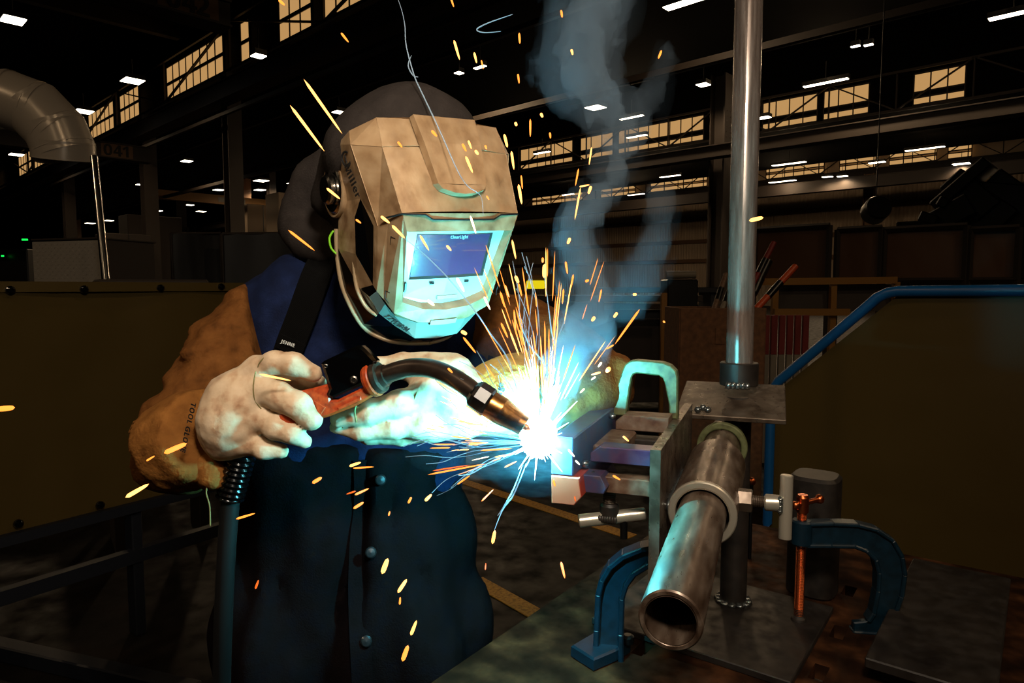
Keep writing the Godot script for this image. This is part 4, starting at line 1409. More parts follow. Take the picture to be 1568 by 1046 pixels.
	obj(lens, "lens", M.lens, h)
	var slot := mb()
	box(slot, Vector3(0.0, -0.0615, 0.1200), Vector3(0.050, 0.0105, 0.002), 0.0, Transform3D(Basis(Vector3(1, 0, 0), 0.13), Vector3(0.004, 0.0155, -0.0003)) * Transform3D(Basis.IDENTITY, Vector3(0, -0.0155, 0)))
	obj(slot, "solar_cell", M.window_dark, h)
	for s in [-1.0, 1.0]:
		var kb := mb()
		box(kb, Vector3(0.028 * s + 0.004, -0.0535, 0.1222), Vector3(0.007, 0.004, 0.002), 0.0005)
		obj(kb, "sensor", M.window_dark, h)
	var foot := mb()
	box(foot, Vector3(0.006, -0.0785, 0.1185), Vector3(0.034, 0.006, 0.003), 0.001)
	obj(foot, "latch", M.cassette, h)
	var bump := mb()
	box(bump, Vector3(-0.0635, -0.058, 0.1205), Vector3(0.004, 0.014, 0.004), 0.001)
	obj(bump, "latch", M.black, h)
	var cov := mb()
	both(cov, [[0.0745, 0.0250, 0.1335], [0.0, 0.0255, 0.1360], [0.0, -0.0870, 0.1210], [0.0335, -0.0830, 0.1210], [0.0635, -0.0725, 0.1200]], Vector3(0, 0, 1))
	obj(cov, "cover_plate", M.cover, h)
	lettering("ClearLight", 0.0042, M.white_print, h, Transform3D(Basis(Vector3(1, 0, 0), -0.13), Vector3(0.004, 0.0158, 0.1312)))
	# chin: band under the visor, dark underside and pale rim
	var chin := mb()
	var band_t := [[0.0952, -0.0702, 0.1004], [0.0855, -0.086, 0.1105], [0.070, -0.104, 0.113], [0.040, -0.1125, 0.122], [0.0, -0.1165, 0.1235]]
	var band_b := [[0.097, -0.086, 0.083], [0.085, -0.108, 0.0927], [0.060, -0.1277, 0.0995], [0.035, -0.1424, 0.1136], [0.0, -0.1457, 0.1148]]
	for i in 4:
		both(chin, [band_t[i], band_t[i + 1], band_b[i + 1], band_b[i]], Vector3(0.4, -0.5, 1))
	obj(chin, "chin_band", M.chin, h)
	var tab := mb()
	both(tab, [[0.0, -0.1085, 0.1300], [0.021, -0.1085, 0.1292], [0.021, -0.1165, 0.1272], [0.0, -0.1170, 0.1280]], Vector3(0, 0, 1))
	both(tab, [[0.0, -0.1170, 0.1280], [0.021, -0.1165, 0.1272], [0.021, -0.1165, 0.119], [0.0, -0.1170, 0.12]], Vector3(0, -1, 0))
	obj(tab, "chin_tab", M.cassette, h)
	var under := mb()
	var rim := [[0.114, -0.020, -0.012], [0.112, -0.062, -0.004], [0.105, -0.107, 0.012], [0.085, -0.151, 0.042], [0.058, -0.165, 0.066], [0.030, -0.165, 0.085], [0.0, -0.163, 0.095]]
	both(under, [ear_list(ear_b), [0.100, -0.085, 0.055], rim[2], rim[1]], Vector3(1, -0.4, 0.2))
	both(under, [[0.100, -0.085, 0.055], [0.095, -0.0669, 0.0864], band_b[0], band_b[1], rim[2]], Vector3(1, -0.4, 0.4))
	both(under, [band_b[1], band_b[2], rim[3], rim[2]], Vector3(0.6, -1, 0.3))
	both(under, [band_b[2], band_b[3], rim[4], rim[3]], Vector3(0.3, -1, 0.3))
	both(under, [band_b[3], band_b[4], rim[6], rim[5], rim[4]], Vector3(0, -1, 0.3))
	both(under, [[0.0952, -0.0702, 0.1004], [0.097, -0.086, 0.083], [0.095, -0.0669, 0.0864]], Vector3(1, 0, 0))
	obj(under, "chin_shell", M.black_gloss, h)
	for s in [-1.0, 1.0]:
		var edge := mb()
		var line := []
		for p in rim: line.append(Vector3(p[0] * s, p[1], p[2]))
		tube(edge, curve(line, 5), 0.0036, 8)
		obj(edge, "rim_edge", M.rim, h)
		var rib := mb()
		tube(rib, curve([Vector3(0.1075 * s, -0.045, 0.04), Vector3(0.1035 * s, -0.082, 0.05), Vector3(0.0955 * s, -0.106, 0.068), Vector3(0.086 * s, -0.1135, 0.088)], 5), [0.0012, 0.0018, 0.0022, 0.0024, 0.0026, 0.0028, 0.003, 0.003, 0.003, 0.003, 0.003, 0.003, 0.0028, 0.0026, 0.0022, 0.0014], 8)
		obj(rib, "rib", M.rim, h)
		# ear pivot
		var pv := mb()
		lathe(pv, [[0.0, 0.0], [0.034, 0.0], [0.034, 0.006], [0.031, 0.009], [0.031, 0.009], [0.024, 0.009], [0.024, 0.005], [0.021, 0.005], [0.021, 0.016], [0.018, 0.019], [0.0, 0.019]], Transform3D(frame_along(Vector3(s, 0, 0.0), Vector3.UP), Vector3(0.112 * s, 0.034, -0.024)), 32)
		obj(pv, "pivot_knob", M.chrome, h)
		var pr := mb()
		pipe(pr, Vector3(0.106 * s, 0.034, -0.024), Vector3(0.119 * s, 0.034, -0.024), 0.0395, 0.005, 32)
		obj(pr, "pivot_ring", M.tan, h)
	# printed marks
	var sb := Basis(Vector3(0.32, -0.62, 0.72).normalized(), Vector3.UP, Vector3.RIGHT)
	var zx := Vector3(-0.97, -0.05, 0.24).normalized()
	var xx := (Vector3(0.06, -0.64, 0.52) - zx * Vector3(0.06, -0.64, 0.52).dot(zx)).normalized()
	sb = Basis(xx, zx.cross(xx), zx)
	lettering("Miller", 0.0125, M.black_print, h, Transform3D(sb, Vector3(-0.1198, 0.0665, 0.0465)))
	var logo := mb()
	pipe(logo, Vector3(-0.1215, 0.0900, 0.0265), Vector3(-0.1225, 0.0900, 0.0268), 0.0105, 0.003, 24)
	for i in 3: bar(logo, Vector3(-0.1222, 0.0945 - i * 0.0032, 0.0215 + i * 0.003), Vector3(-0.1222, 0.0905 - i * 0.0032, 0.0225 + i * 0.003), 0.0012, 0.0018)
	obj(logo, "logo", M.black_print, h)
	var cb := Basis(Vector3(0.78, -0.52, 0.35).normalized(), Vector3.UP, Vector3.BACK)
	var cz := Vector3(-0.35, -0.45, 1.0)
	var cx := Vector3(0.82, -0.52, 0.12)
	cz = (cz - cx.normalized() * cz.dot(cx.normalized())).normalized()
	cb = Basis(cx.normalized(), cz.cross(cx.normalized()), cz)
	lettering("TITAN", 0.0085, M.black_print, h, Transform3D(cb, Vector3(-0.0605, -0.1195, 0.1125)))
	# green ear-plug cord end
	var ep := mb()
	tube(ep, curve([Vector3(-0.118, -0.022, -0.012), Vector3(-0.124, -0.032, -0.010), Vector3(-0.123, -0.045, -0.004), Vector3(-0.117, -0.052, 0.002)], 4), 0.0016, 8)
	obj(ep, "cord", M.green_plastic, h)

func ear_list(a: Array) -> Array:
	return a

# ------------------------------------------------------------------ the welder
func jb(a: Array, b: Array, g := 0) -> Array:   # a bone between two joints given as [x, y, depth, radius]
	return [at(a[0], a[1], a[2]), at(b[0], b[1], b[2]), a[3], b[3], g]

func chain(joints: Array, g := 0) -> Array:
	var out := []
	for i in joints.size() - 1: out.append(jb(joints[i], joints[i + 1], g))
	return out

func creases(sd: int, freq: float) -> FastNoiseLite:
	var n := folds(sd, freq)
	n.fractal_type = FastNoiseLite.FRACTAL_RIDGED
	n.fractal_octaves = 2
	return n

func folds(sd: int, freq: float) -> FastNoiseLite:
	var n := FastNoiseLite.new()
	n.seed = sd
	n.frequency = freq
	n.fractal_octaves = 3
	n.noise_type = FastNoiseLite.TYPE_SIMPLEX_SMOOTH
	n.domain_warp_enabled = false
	return n

func build_person() -> void:
	var stand_at := Vector3(-0.27, 0, -1.34)
	var person := thing("person", "welder in blue jacket, leather sleeves and pale gloves, bending over the arc", "person", Vector3.ZERO)
	var back := person.transform.affine_inverse()
	# body under the clothes: one continuous figure
	var head := helmet_xf * Vector3(0, 0.05, -0.035)
	var body := []
	body.append([head, helmet_xf * Vector3(0, -0.01, -0.02), 0.085, 0.07, 0])
	body.append([helmet_xf * Vector3(0, -0.01, -0.04), at(575, 450, 1.2), 0.055, 0.065, 0])
	body += chain([[470, 500, 1.26, 0.075], [640, 520, 1.28, 0.075]])
	body += chain([[500, 560, 1.28, 0.10], [500, 780, 1.29, 0.09], [500, 900, 1.29, 0.10]])
	body += chain([[610, 560, 1.29, 0.10], [610, 780, 1.29, 0.09], [610, 900, 1.29, 0.10]])
	body += chain([[420, 495, 1.22, 0.055], [285, 672, 1.07, 0.036], [306, 670, 0.985, 0.020], [352, 640, 0.93, 0.016]])
	body += chain([[730, 510, 1.27, 0.055], [910, 588, 1.13, 0.036], [780, 612, 1.02, 0.022], [690, 615, 0.975, 0.016]])
	var legs := [[Vector3(-0.37, 0.84, -1.34), Vector3(-0.39, 0.46, -1.32), Vector3(-0.39, 0.08, -1.37)], [Vector3(-0.19, 0.84, -1.34), Vector3(-0.16, 0.46, -1.31), Vector3(-0.15, 0.08, -1.36)]]
	for l in legs:
		body.append([l[0], l[1], 0.085, 0.058, 0])
		body.append([l[1], l[2], 0.058, 0.042, 0])
		body.append([l[2], l[2] + Vector3(0.03, -0.035, 0.12), 0.035, 0.03, 0])
	put(net(body, 0.05, 0.022), "body", M.trousers, person)
	# trousers and boots
	for l in legs:
		put(net([[l[0], l[1], 0.105, 0.082, 0], [l[1], l[2] + Vector3(0, 0.03, 0), 0.082, 0.078, 0]], 0.05, 0.024, folds(5, 9.0), 0.012), "trouser_leg", M.trousers, person)
		put(net([[l[2] + Vector3(0, 0.06, 0), l[2] + Vector3(0, -0.02, 0), 0.055, 0.052, 0], [l[2] + Vector3(0, -0.028, -0.02), l[2] + Vector3(0.04, -0.035, 0.15), 0.05, 0.043, 0]], 0.04, 0.014, null, 0.0, Vector3.ONE, [[Vector3(0, 0.002, 0), Vector3.DOWN]]), "boot", M.boot, person)
	# jacket
	var jacket := []
	jacket += chain([[428, 486, 1.21, 0.064], [470, 470, 1.21, 0.080], [560, 450, 1.21, 0.076]])
	jacket += chain([[428, 490, 1.21, 0.064], [436, 575, 1.22, 0.080], [450, 640, 1.25, 0.09]])
	jacket += chain([[560, 460, 1.22, 0.080], [650, 480, 1.26, 0.080], [742, 520, 1.27, 0.072]])
	jacket += chain([[478, 545, 1.27, 0.128], [480, 700, 1.29, 0.108], [478, 860, 1.29, 0.11]])
	jacket += chain([[628, 555, 1.29, 0.118], [622, 700, 1.29, 0.098], [620, 860, 1.28, 0.10]])
	jacket += chain([[478, 545, 1.27, 0.123], [628, 555, 1.29, 0.118]])
	jacket += chain([[480, 700, 1.29, 0.108], [622, 700, 1.29, 0.098]])
	put(net(jacket, 0.06, 0.012, creases(8, 4.2), -0.011, Vector3(1.5, 0.7, 1.0)), "jacket", M.denim, person)
	var collar := []
	collar += chain([[500, 420, 1.19, 0.035], [560, 428, 1.14, 0.03], [640, 450, 1.16, 0.03], [690, 470, 1.22, 0.035]])
	put(net(collar, 0.03, 0.010, folds(9, 12.0), 0.005), "collar", M.denim, person)
	# apron-length coat front, dark and dirty
	var apron := []
	apron += chain([[472, 700, 1.27, 0.114], [460, 830, 1.27, 0.116], [450, 960, 1.265, 0.122], [444, 1110, 1.27, 0.130]])
	apron += chain([[612, 700, 1.265, 0.106], [628, 830, 1.25, 0.096], [638, 960, 1.24, 0.110], [648, 1110, 1.24, 0.120]])
	apron += chain([[472, 700, 1.27, 0.114], [612, 700, 1.265, 0.106]])
	apron += chain([[460, 830, 1.27, 0.112], [628, 830, 1.25, 0.096]])
	apron += chain([[450, 960, 1.265, 0.118], [638, 960, 1.24, 0.110]])
	apron += chain([[444, 1110, 1.27, 0.128], [648, 1110, 1.24, 0.118]])
	var an := creases(12, 3.2)
	var as_ := Vector3(1.8, 0.5, 1.0)
	put(net(apron, 0.06, 0.012, an, -0.028, as_, [[at(560, 690, 1.15), Vector3(0.08, 1, 0.0).normalized()]]), "apron", M.apron, person)
	# front placket and snaps
	var st := mb()
	var line := []
	for p in [[556, 704], [558, 740], [557, 780], [552, 820], [550, 860], [549, 900], [550, 940], [552, 980], [554, 1020], [556, 1060]]: line.append(at(p[0], p[1], surface_hit(p[0], p[1], apron, 0.06, an, -0.028, as_) - 0.002))
	ribbon(st, curve(line, 4), 0.034, 0.005, Vector3(0.2, 0, 1))
	obj(st, "placket", M.apron, person)
	for s in [[568, 846], [583, 735], [561, 982]]:
		st = mb()
		lathe(st, [[0.0, 0.0], [0.0092, 0.0], [0.0092, 0.002], [0.007, 0.004], [0.0, 0.005]], Transform3D(frame_along(Vector3(0.15, 0.25, 1).normalized()), at(s[0], s[1], surface_hit(s[0], s[1], apron, 0.06, an, -0.028, as_) - 0.006)), 20)
		obj(st, "snap", M.snap, person)
	# hood: cloth cap over the head and the flap behind the helmet
	var hood := []
	var hl := func(a: Vector3, b: Vector3, ra: float, rb: float) -> Array: return [helmet_xf * a, helmet_xf * b, ra, rb, 0]
	hood.append(hl.call(Vector3(0.0, 0.128, -0.038), Vector3(0.008, 0.122, -0.02), 0.060, 0.060))
	hood.append(hl.call(Vector3(-0.045, 0.088, -0.03), Vector3(0.045, 0.088, -0.03), 0.072, 0.072))
	hood.append(hl.call(Vector3(0.0, 0.08, -0.02), Vector3(0.0, 0.07, -0.07), 0.092, 0.092))
	hood.append(hl.call(Vector3(0.0, 0.06, -0.06), Vector3(0.0, -0.06, -0.07), 0.10, 0.085))
	hood.append(hl.call(Vector3(-0.085, 0.085, -0.03), Vector3(0.085, 0.085, -0.03), 0.035, 0.035))
	hood.append(hl.call(Vector3(-0.06, 0.075, -0.075), Vector3(-0.085, -0.01, -0.125), 0.042, 0.03))
	hood += chain([[508, 235, 1.12, 0.020], [478, 275, 1.15, 0.022], [460, 318, 1.17, 0.022], [452, 350, 1.175, 0.020], [472, 370, 1.16, 0.024], [500, 380, 1.14, 0.03]])
	hood += chain([[500, 270, 1.16, 0.03], [480, 330, 1.19, 0.03], [500, 375, 1.18, 0.04]])
	put(net(hood, 0.035, 0.011, folds(15, 10.0), 0.004), "hood", M.hood, person)
	# leather sleeves
	var arm_r := chain([[404, 496, 1.2, 0.082], [356, 562, 1.14, 0.080], [288, 655, 1.07, 0.066], [277, 690, 1.04, 0.066], [292, 692, 1.0, 0.060]])
	put(net(arm_r, 0.03, 0.0075, creases(18, 7.5), -0.012, Vector3(0.6, 1.7, 1.0), [[at(386, 490, 1.13), Vector3(0.95, 0.3, -0.1).normalized()]]), "leather_sleeve", M.leather, person)
	var arm_l := chain([[742, 508, 1.265, 0.072], [785, 508, 1.235, 0.070], [840, 535, 1.18, 0.066], [918, 585, 1.12, 0.058], [880, 606, 1.08, 0.054], [800, 612, 1.02, 0.05]])
	put(net(arm_l, 0.03, 0.009, creases(19, 7.5), -0.012), "leather_sleeve", M.leather, person)
	# strap over the shoulder
	st = mb()
	var sl := []
	for p in [[500, 385, 1.14], [489, 410, 1.118], [478, 440, 1.108], [462, 485, 1.108], [444, 532, 1.112], [432, 570, 1.12]]: sl.append(at(p[0], p[1], p[2]))
	sl = curve(sl, 4)
	ribbon(st, sl, 0.052, 0.003, Vector3(-0.25, 0.1, 1))
	obj(st, "strap", M.strap, person)
	st = mb()
	bar(st, at(449, 519, 1.106), at(441, 541, 1.108), 0.050, 0.004, Vector3(-0.25, 0.1, 1), 0.001)
	var keeper := obj(st, "strap_keeper", M.strap, person)
	lettering("JENNE", 0.0058, M.white_print, keeper, Transform3D(eye_basis * Basis(Vector3(0, 0, 1), -0.33), at(441, 526, 1.098)))
	# gloves
	var gr := []
	gr += chain([[344, 656, 0.942, 0.036], [354, 642, 0.922, 0.042], [366, 612, 0.915, 0.036]])
	gr += chain([[350, 606, 0.918, 0.030], [394, 566, 0.912, 0.0165]])
	gr += chain([[356, 635, 0.918, 0.038], [396, 596, 0.908, 0.020]])
	gr += chain([[354, 660, 0.922, 0.034], [390, 638, 0.912, 0.020]])
	gr += chain([[346, 672, 0.93, 0.030], [376, 676, 0.92, 0.017]])
	gr += chain([[394, 566, 0.912, 0.016], [420, 555, 0.900, 0.0150], [450, 558, 0.895, 0.0146], [480, 572, 0.900, 0.0118]], 1)
	gr += chain([[396, 594, 0.908, 0.0185], [428, 607, 0.893, 0.0180], [457, 621, 0.886, 0.0172], [477, 642, 0.892, 0.0150]], 2)
	gr += chain([[392, 634, 0.910, 0.0180], [423, 654, 0.896, 0.0160], [449, 664, 0.892, 0.0135], [467, 676, 0.902, 0.0092]], 3)
	gr += chain([[376, 674, 0.92, 0.0165], [404, 688, 0.906, 0.0130], [430, 691, 0.906, 0.0098]], 4)
	gr += chain([[382, 585, 0.935, 0.020], [430, 588, 0.955, 0.0165], [486, 588, 0.947, 0.0130]], 5)
	var g1 := put(net(gr, 0.011, 0.0036, folds(25, 38.0), 0.0018), "glove", M.glove, person)
	st = mb()
	tube(st, curve([at(394, 566, 0.893), at(397, 556, 0.888), at(404, 548, 0.889)], 4), 0.0008, 6)
	tube(st, curve([at(392, 566, 0.893), at(388, 590, 0.883), at(390, 612, 0.886), at(400, 626, 0.892)], 4), 0.0008, 6)
	obj(st, "stitching", M.thread, g1)
	var cuff := chain([[342, 655, 0.942, 0.050], [308, 668, 0.958, 0.062], [276, 682, 0.975, 0.069]])
	var cb := put(net(cuff, 0.02, 0.006, folds(26, 22.0), 0.005, Vector3.ONE, [[at(320, 660, 0.95), (at(340, 650, 0.93) - at(300, 668, 0.972)).normalized()], [at(274, 680, 0.985), (at(274, 680, 0.985) - at(318, 655, 0.95)).normalized()]]), "glove_cuff", M.leather_cuff, person)
	lettering("TOOL GLOVE", 0.0085, M.black_print, cb, Transform3D(eye_basis * Basis(Vector3(0, 1, 0), -0.35) * Basis(Vector3(0, 0, 1), -1.85), at(288, 655, 0.886)))
	var flap := chain([[312, 712, 0.94, 0.018], [325, 728, 0.94, 0.02], [318, 735, 0.945, 0.012]]) + chain([[338, 718, 0.95, 0.016], [345, 730, 0.95, 0.014]])
	put(net(flap, 0.012, 0.005, folds(27, 30.0), 0.003), "cuff_flap", M.leather_cuff, person)
	st = mb()
	tube(st, curve([at(318, 738, 0.925), at(316, 755, 0.925), at(321, 775, 0.925), at(322, 805, 0.925)], 5), 0.001, 6)
	obj(st, "thread", M.thread, person)
	var gl := []
	gl += chain([[742, 618, 0.99, 0.044], [700, 612, 0.972, 0.044], [662, 606, 0.965, 0.036]])
	gl += chain([[712, 640, 0.968, 0.030], [660, 650, 0.955, 0.022], [640, 652, 0.952, 0.020]])
	gl += chain([[690, 575, 0.985, 0.034], [650, 566, 0.985, 0.026]])
	gl += chain([[652, 606, 0.948, 0.0195], [612, 618, 0.936, 0.0185], [566, 631, 0.930, 0.0165], [520, 641, 0.930, 0.0125]], 1)
	gl += chain([[655, 642, 0.952, 0.020], [604, 653, 0.945, 0.0175], [552, 660, 0.943, 0.0135], [515, 654, 0.943, 0.0095]], 2)
	gl += chain([[664, 652, 0.968, 0.020], [612, 664, 0.970, 0.0165], [562, 668, 0.970, 0.0120]], 3)
	gl += chain([[676, 652, 0.99, 0.018], [624, 666, 0.992, 0.0140], [588, 668, 0.992, 0.0105]], 4)
	gl += chain([[668, 572, 0.975, 0.023], [618, 560, 0.985, 0.0180], [582, 560, 0.978, 0.0140]], 5)
	var g2 := put(net(gl, 0.011, 0.0036, folds(28, 38.0), 0.0018), "glove", M.glove, person)
	st = mb()
	tube(st, curve([at(546, 617, 0.913), at(543, 630, 0.912), at(546, 647, 0.915)], 4), 0.0012, 6)
	tube(st, curve([at(640, 590, 0.934), at(637, 606, 0.925), at(630, 618, 0.925)], 4), 0.0007, 6)
	obj(st, "stitching", M.thread, g2)
	var cuff2 := chain([[742, 616, 0.99, 0.048], [780, 606, 1.0, 0.056], [828, 600, 1.02, 0.064]])
	var c2 := put(net(cuff2, 0.02, 0.006, folds(29, 22.0), 0.004, Vector3.ONE, [[at(700, 620, 0.98), Vector3(-1, 0, 0)], [at(824, 600, 1.02), Vector3(1, 0, 0)]]), "glove_cuff", M.leather_pale, person)
	lettering("Large", 0.0085, M.dark_blue, c2, Transform3D(eye_basis * Basis(Vector3(0, 0, 1), 1.45), at(765, 602, 0.94)))
	lettering("(L)", 0.0095, M.dark_blue, c2, Transform3D(eye_basis * Basis(Vector3(0, 0, 1), 1.35), at(782, 604, 0.945)))

# ------------------------------------------------------------------ the torch
func build_torch() -> void:
	var o := at(525, 592, 0.905)
	var tb := eye_basis * Basis(Vector3(0, 1, 0), 0.06)
	var torch := thing("welding_torch", "orange and black welding torch with a curved neck, held in both gloves", "welding torch", o, tb)
	var inv := torch.transform.affine_inverse()
	var k := 0.905 / FOCAL
	var flat := func(list: Array) -> Array: return list.map(func(p): return Vector2((p[0] - 525) * k, (592 - p[1]) * k))
	var st := mb()
	prism(st, flat.call([[440, 606], [458, 599], [480, 594], [505, 587], [509, 600], [510, 611], [520, 611], [562, 590], [572, 585], [582, 601], [547, 621], [505, 637], [490, 640], [470, 645], [448, 652], [432, 640]]), -0.017, 0.015, Transform3D.IDENTITY, 0.003)
	obj(st, "handle", M.orange, torch)
	st = mb()
	prism(st, flat.call([[486, 612], [503, 622], [496, 633], [490, 628]]), 0.013, 0.0165, Transform3D.IDENTITY, 0.001)
	prism(st, flat.call([[520, 622], [555, 606], [556, 612], [522, 627]]), 0.0135, 0.0165, Transform3D.IDENTITY, 0.0008)
	obj(st, "grip_rib", M.orange, torch)
	st = mb()
	prism(st, flat.call([[496, 556], [501, 552], [549, 529], [556, 529], [562, 534], [579, 552], [572, 570], [566, 585], [514, 609], [507, 608], [504, 602], [508, 594]]), -0.020, 0.019, Transform3D.IDENTITY, 0.004)
	obj(st, "trigger_box", M.black_gloss, torch)
	for s in [[545, 581, 0.0055], [504, 560, 0.0028]]:
		st = mb()
		lathe(st, [[0.0, 0.0], [s[2], 0.0], [s[2], 0.0015], [s[2] * 0.65, 0.002], [s[2] * 0.5, 0.001], [0.0, 0.001]], Transform3D(Basis(Vector3(1, 0, 0), Vector3(0, 0, 1), Vector3(0, -1, 0)), Vector3((s[0] - 525) * k, (592 - s[1]) * k, 0.0188)), 16)
		obj(st, "screw", M.chrome, torch)
	# collar and neck
	var a: Vector3 = inv * at(566, 583, 0.902)
	var b: Vector3 = inv * at(600, 571, 0.892)
	var dir := (b - a).normalized()
	st = mb()
	lathe(st, [[0.0, 0.0], [0.0215, 0.0], [0.0235, 0.004], [0.0235, 0.009], [0.0225, 0.0105], [0.0, 0.0105]], Transform3D(frame_along(dir), a), 32)
	obj(st, "collar", M.orange, torch)
	st = mb()
	lathe(st, [[0.0, 0.0], [0.0212, 0.0], [0.0218, 0.003], [0.0205, 0.008], [0.0155, 0.0095], [0.014, 0.016], [0.0, 0.016]], Transform3D(frame_along(dir), a + dir * 0.010), 32)
	obj(st, "collar_ring", M.neck, torch)
	st = mb()
	var pts := []
	for p in [[584, 577, 0.899], [604, 569, 0.893], [630, 563, 0.884], [658, 564, 0.873], [684, 573, 0.862], [708, 587, 0.852], [728, 602, 0.844], [740, 611, 0.840]]: pts.append(inv * at(p[0], p[1], p[2]))
	tube(st, curve(pts, 5), 0.0122, 24)
	obj(st, "neck", M.neck, torch)
	var n0: Vector3 = inv * at(722, 600, 0.846)
	var n1: Vector3 = inv * at(808, 656, 0.836)
	var nd := (n1 - n0).normalized()
	var xf := Transform3D(frame_along(nd), n0)
	st = mb()
	lathe(st, [[0.0, 0.0], [0.0125, 0.0], [0.0175, 0.004], [0.0195, 0.008], [0.0195, 0.024], [0.018, 0.027], [0.0, 0.027]], xf, 8, false)
	obj(st, "coupler", M.black, torch)
	st = mb()
	lathe(st, [[0.0, 0.026], [0.0165, 0.026], [0.0172, 0.028], [0.0172, 0.044], [0.0165, 0.048], [0.0130, 0.070], [0.0125, 0.078], [0.0095, 0.078], [0.0095, 0.066], [0.0, 0.066]], xf, 28)
	obj(st, "nozzle", M.brass, torch)
	st = mb()
	lathe(st, [[0.0, 0.064], [0.004, 0.064], [0.004, 0.082], [0.0015, 0.086], [0.0, 0.086]], xf, 12)
	obj(st, "contact_tip", M.copper, torch)
	# cable: ribbed boot and hose
	st = mb()
	var boot := []
	var rr := []
	var p0: Vector3 = inv * at(372, 690, 0.94)
	var p1: Vector3 = inv * at(352, 762, 0.945)
	for i in 37:
		boot.append(p0.lerp(p1, i / 36.0))
		rr.append(0.0195 if i % 4 < 2 else 0.0165)
	tube(st, boot, rr, 22)
	obj(st, "cable_boot", M.black_gloss, torch)
	st = mb()
	var hose := []
	for p in [[354, 756, 0.945], [350, 800, 0.95], [345, 880, 0.96], [341, 980, 0.98], [340, 1080, 1.02], [345, 1200, 1.1]]: hose.append(inv * at(p[0], p[1], p[2]))
	hose.append(inv * Vector3(-0.45, 0.02, -1.0))
	hose.append(inv * Vector3(-0.75, 0.02, -0.8))
	tube(st, curve(hose, 6), 0.0128, 16)
	obj(st, "cable", M.rubber, torch)

# ------------------------------------------------------------------ arc, sparks, smoke
func sliver(taper: float) -> ArrayMesh:   # a glowing drop of metal drawn out along y, one metre long, one metre thick: scaled per spark
	var st := mb()
	var prof := []
	for i in 9:
		var t := i / 8.0
		prof.append([0.5 * pow(maxf(sin(PI * clampf(t, 0.0, 1.0)), 0.0), 0.22) * lerpf(1.0, taper, t), t - 0.5])
	lathe(st, prof, Transform3D.IDENTITY, 8)
	st.generate_normals()
	return st.commit()

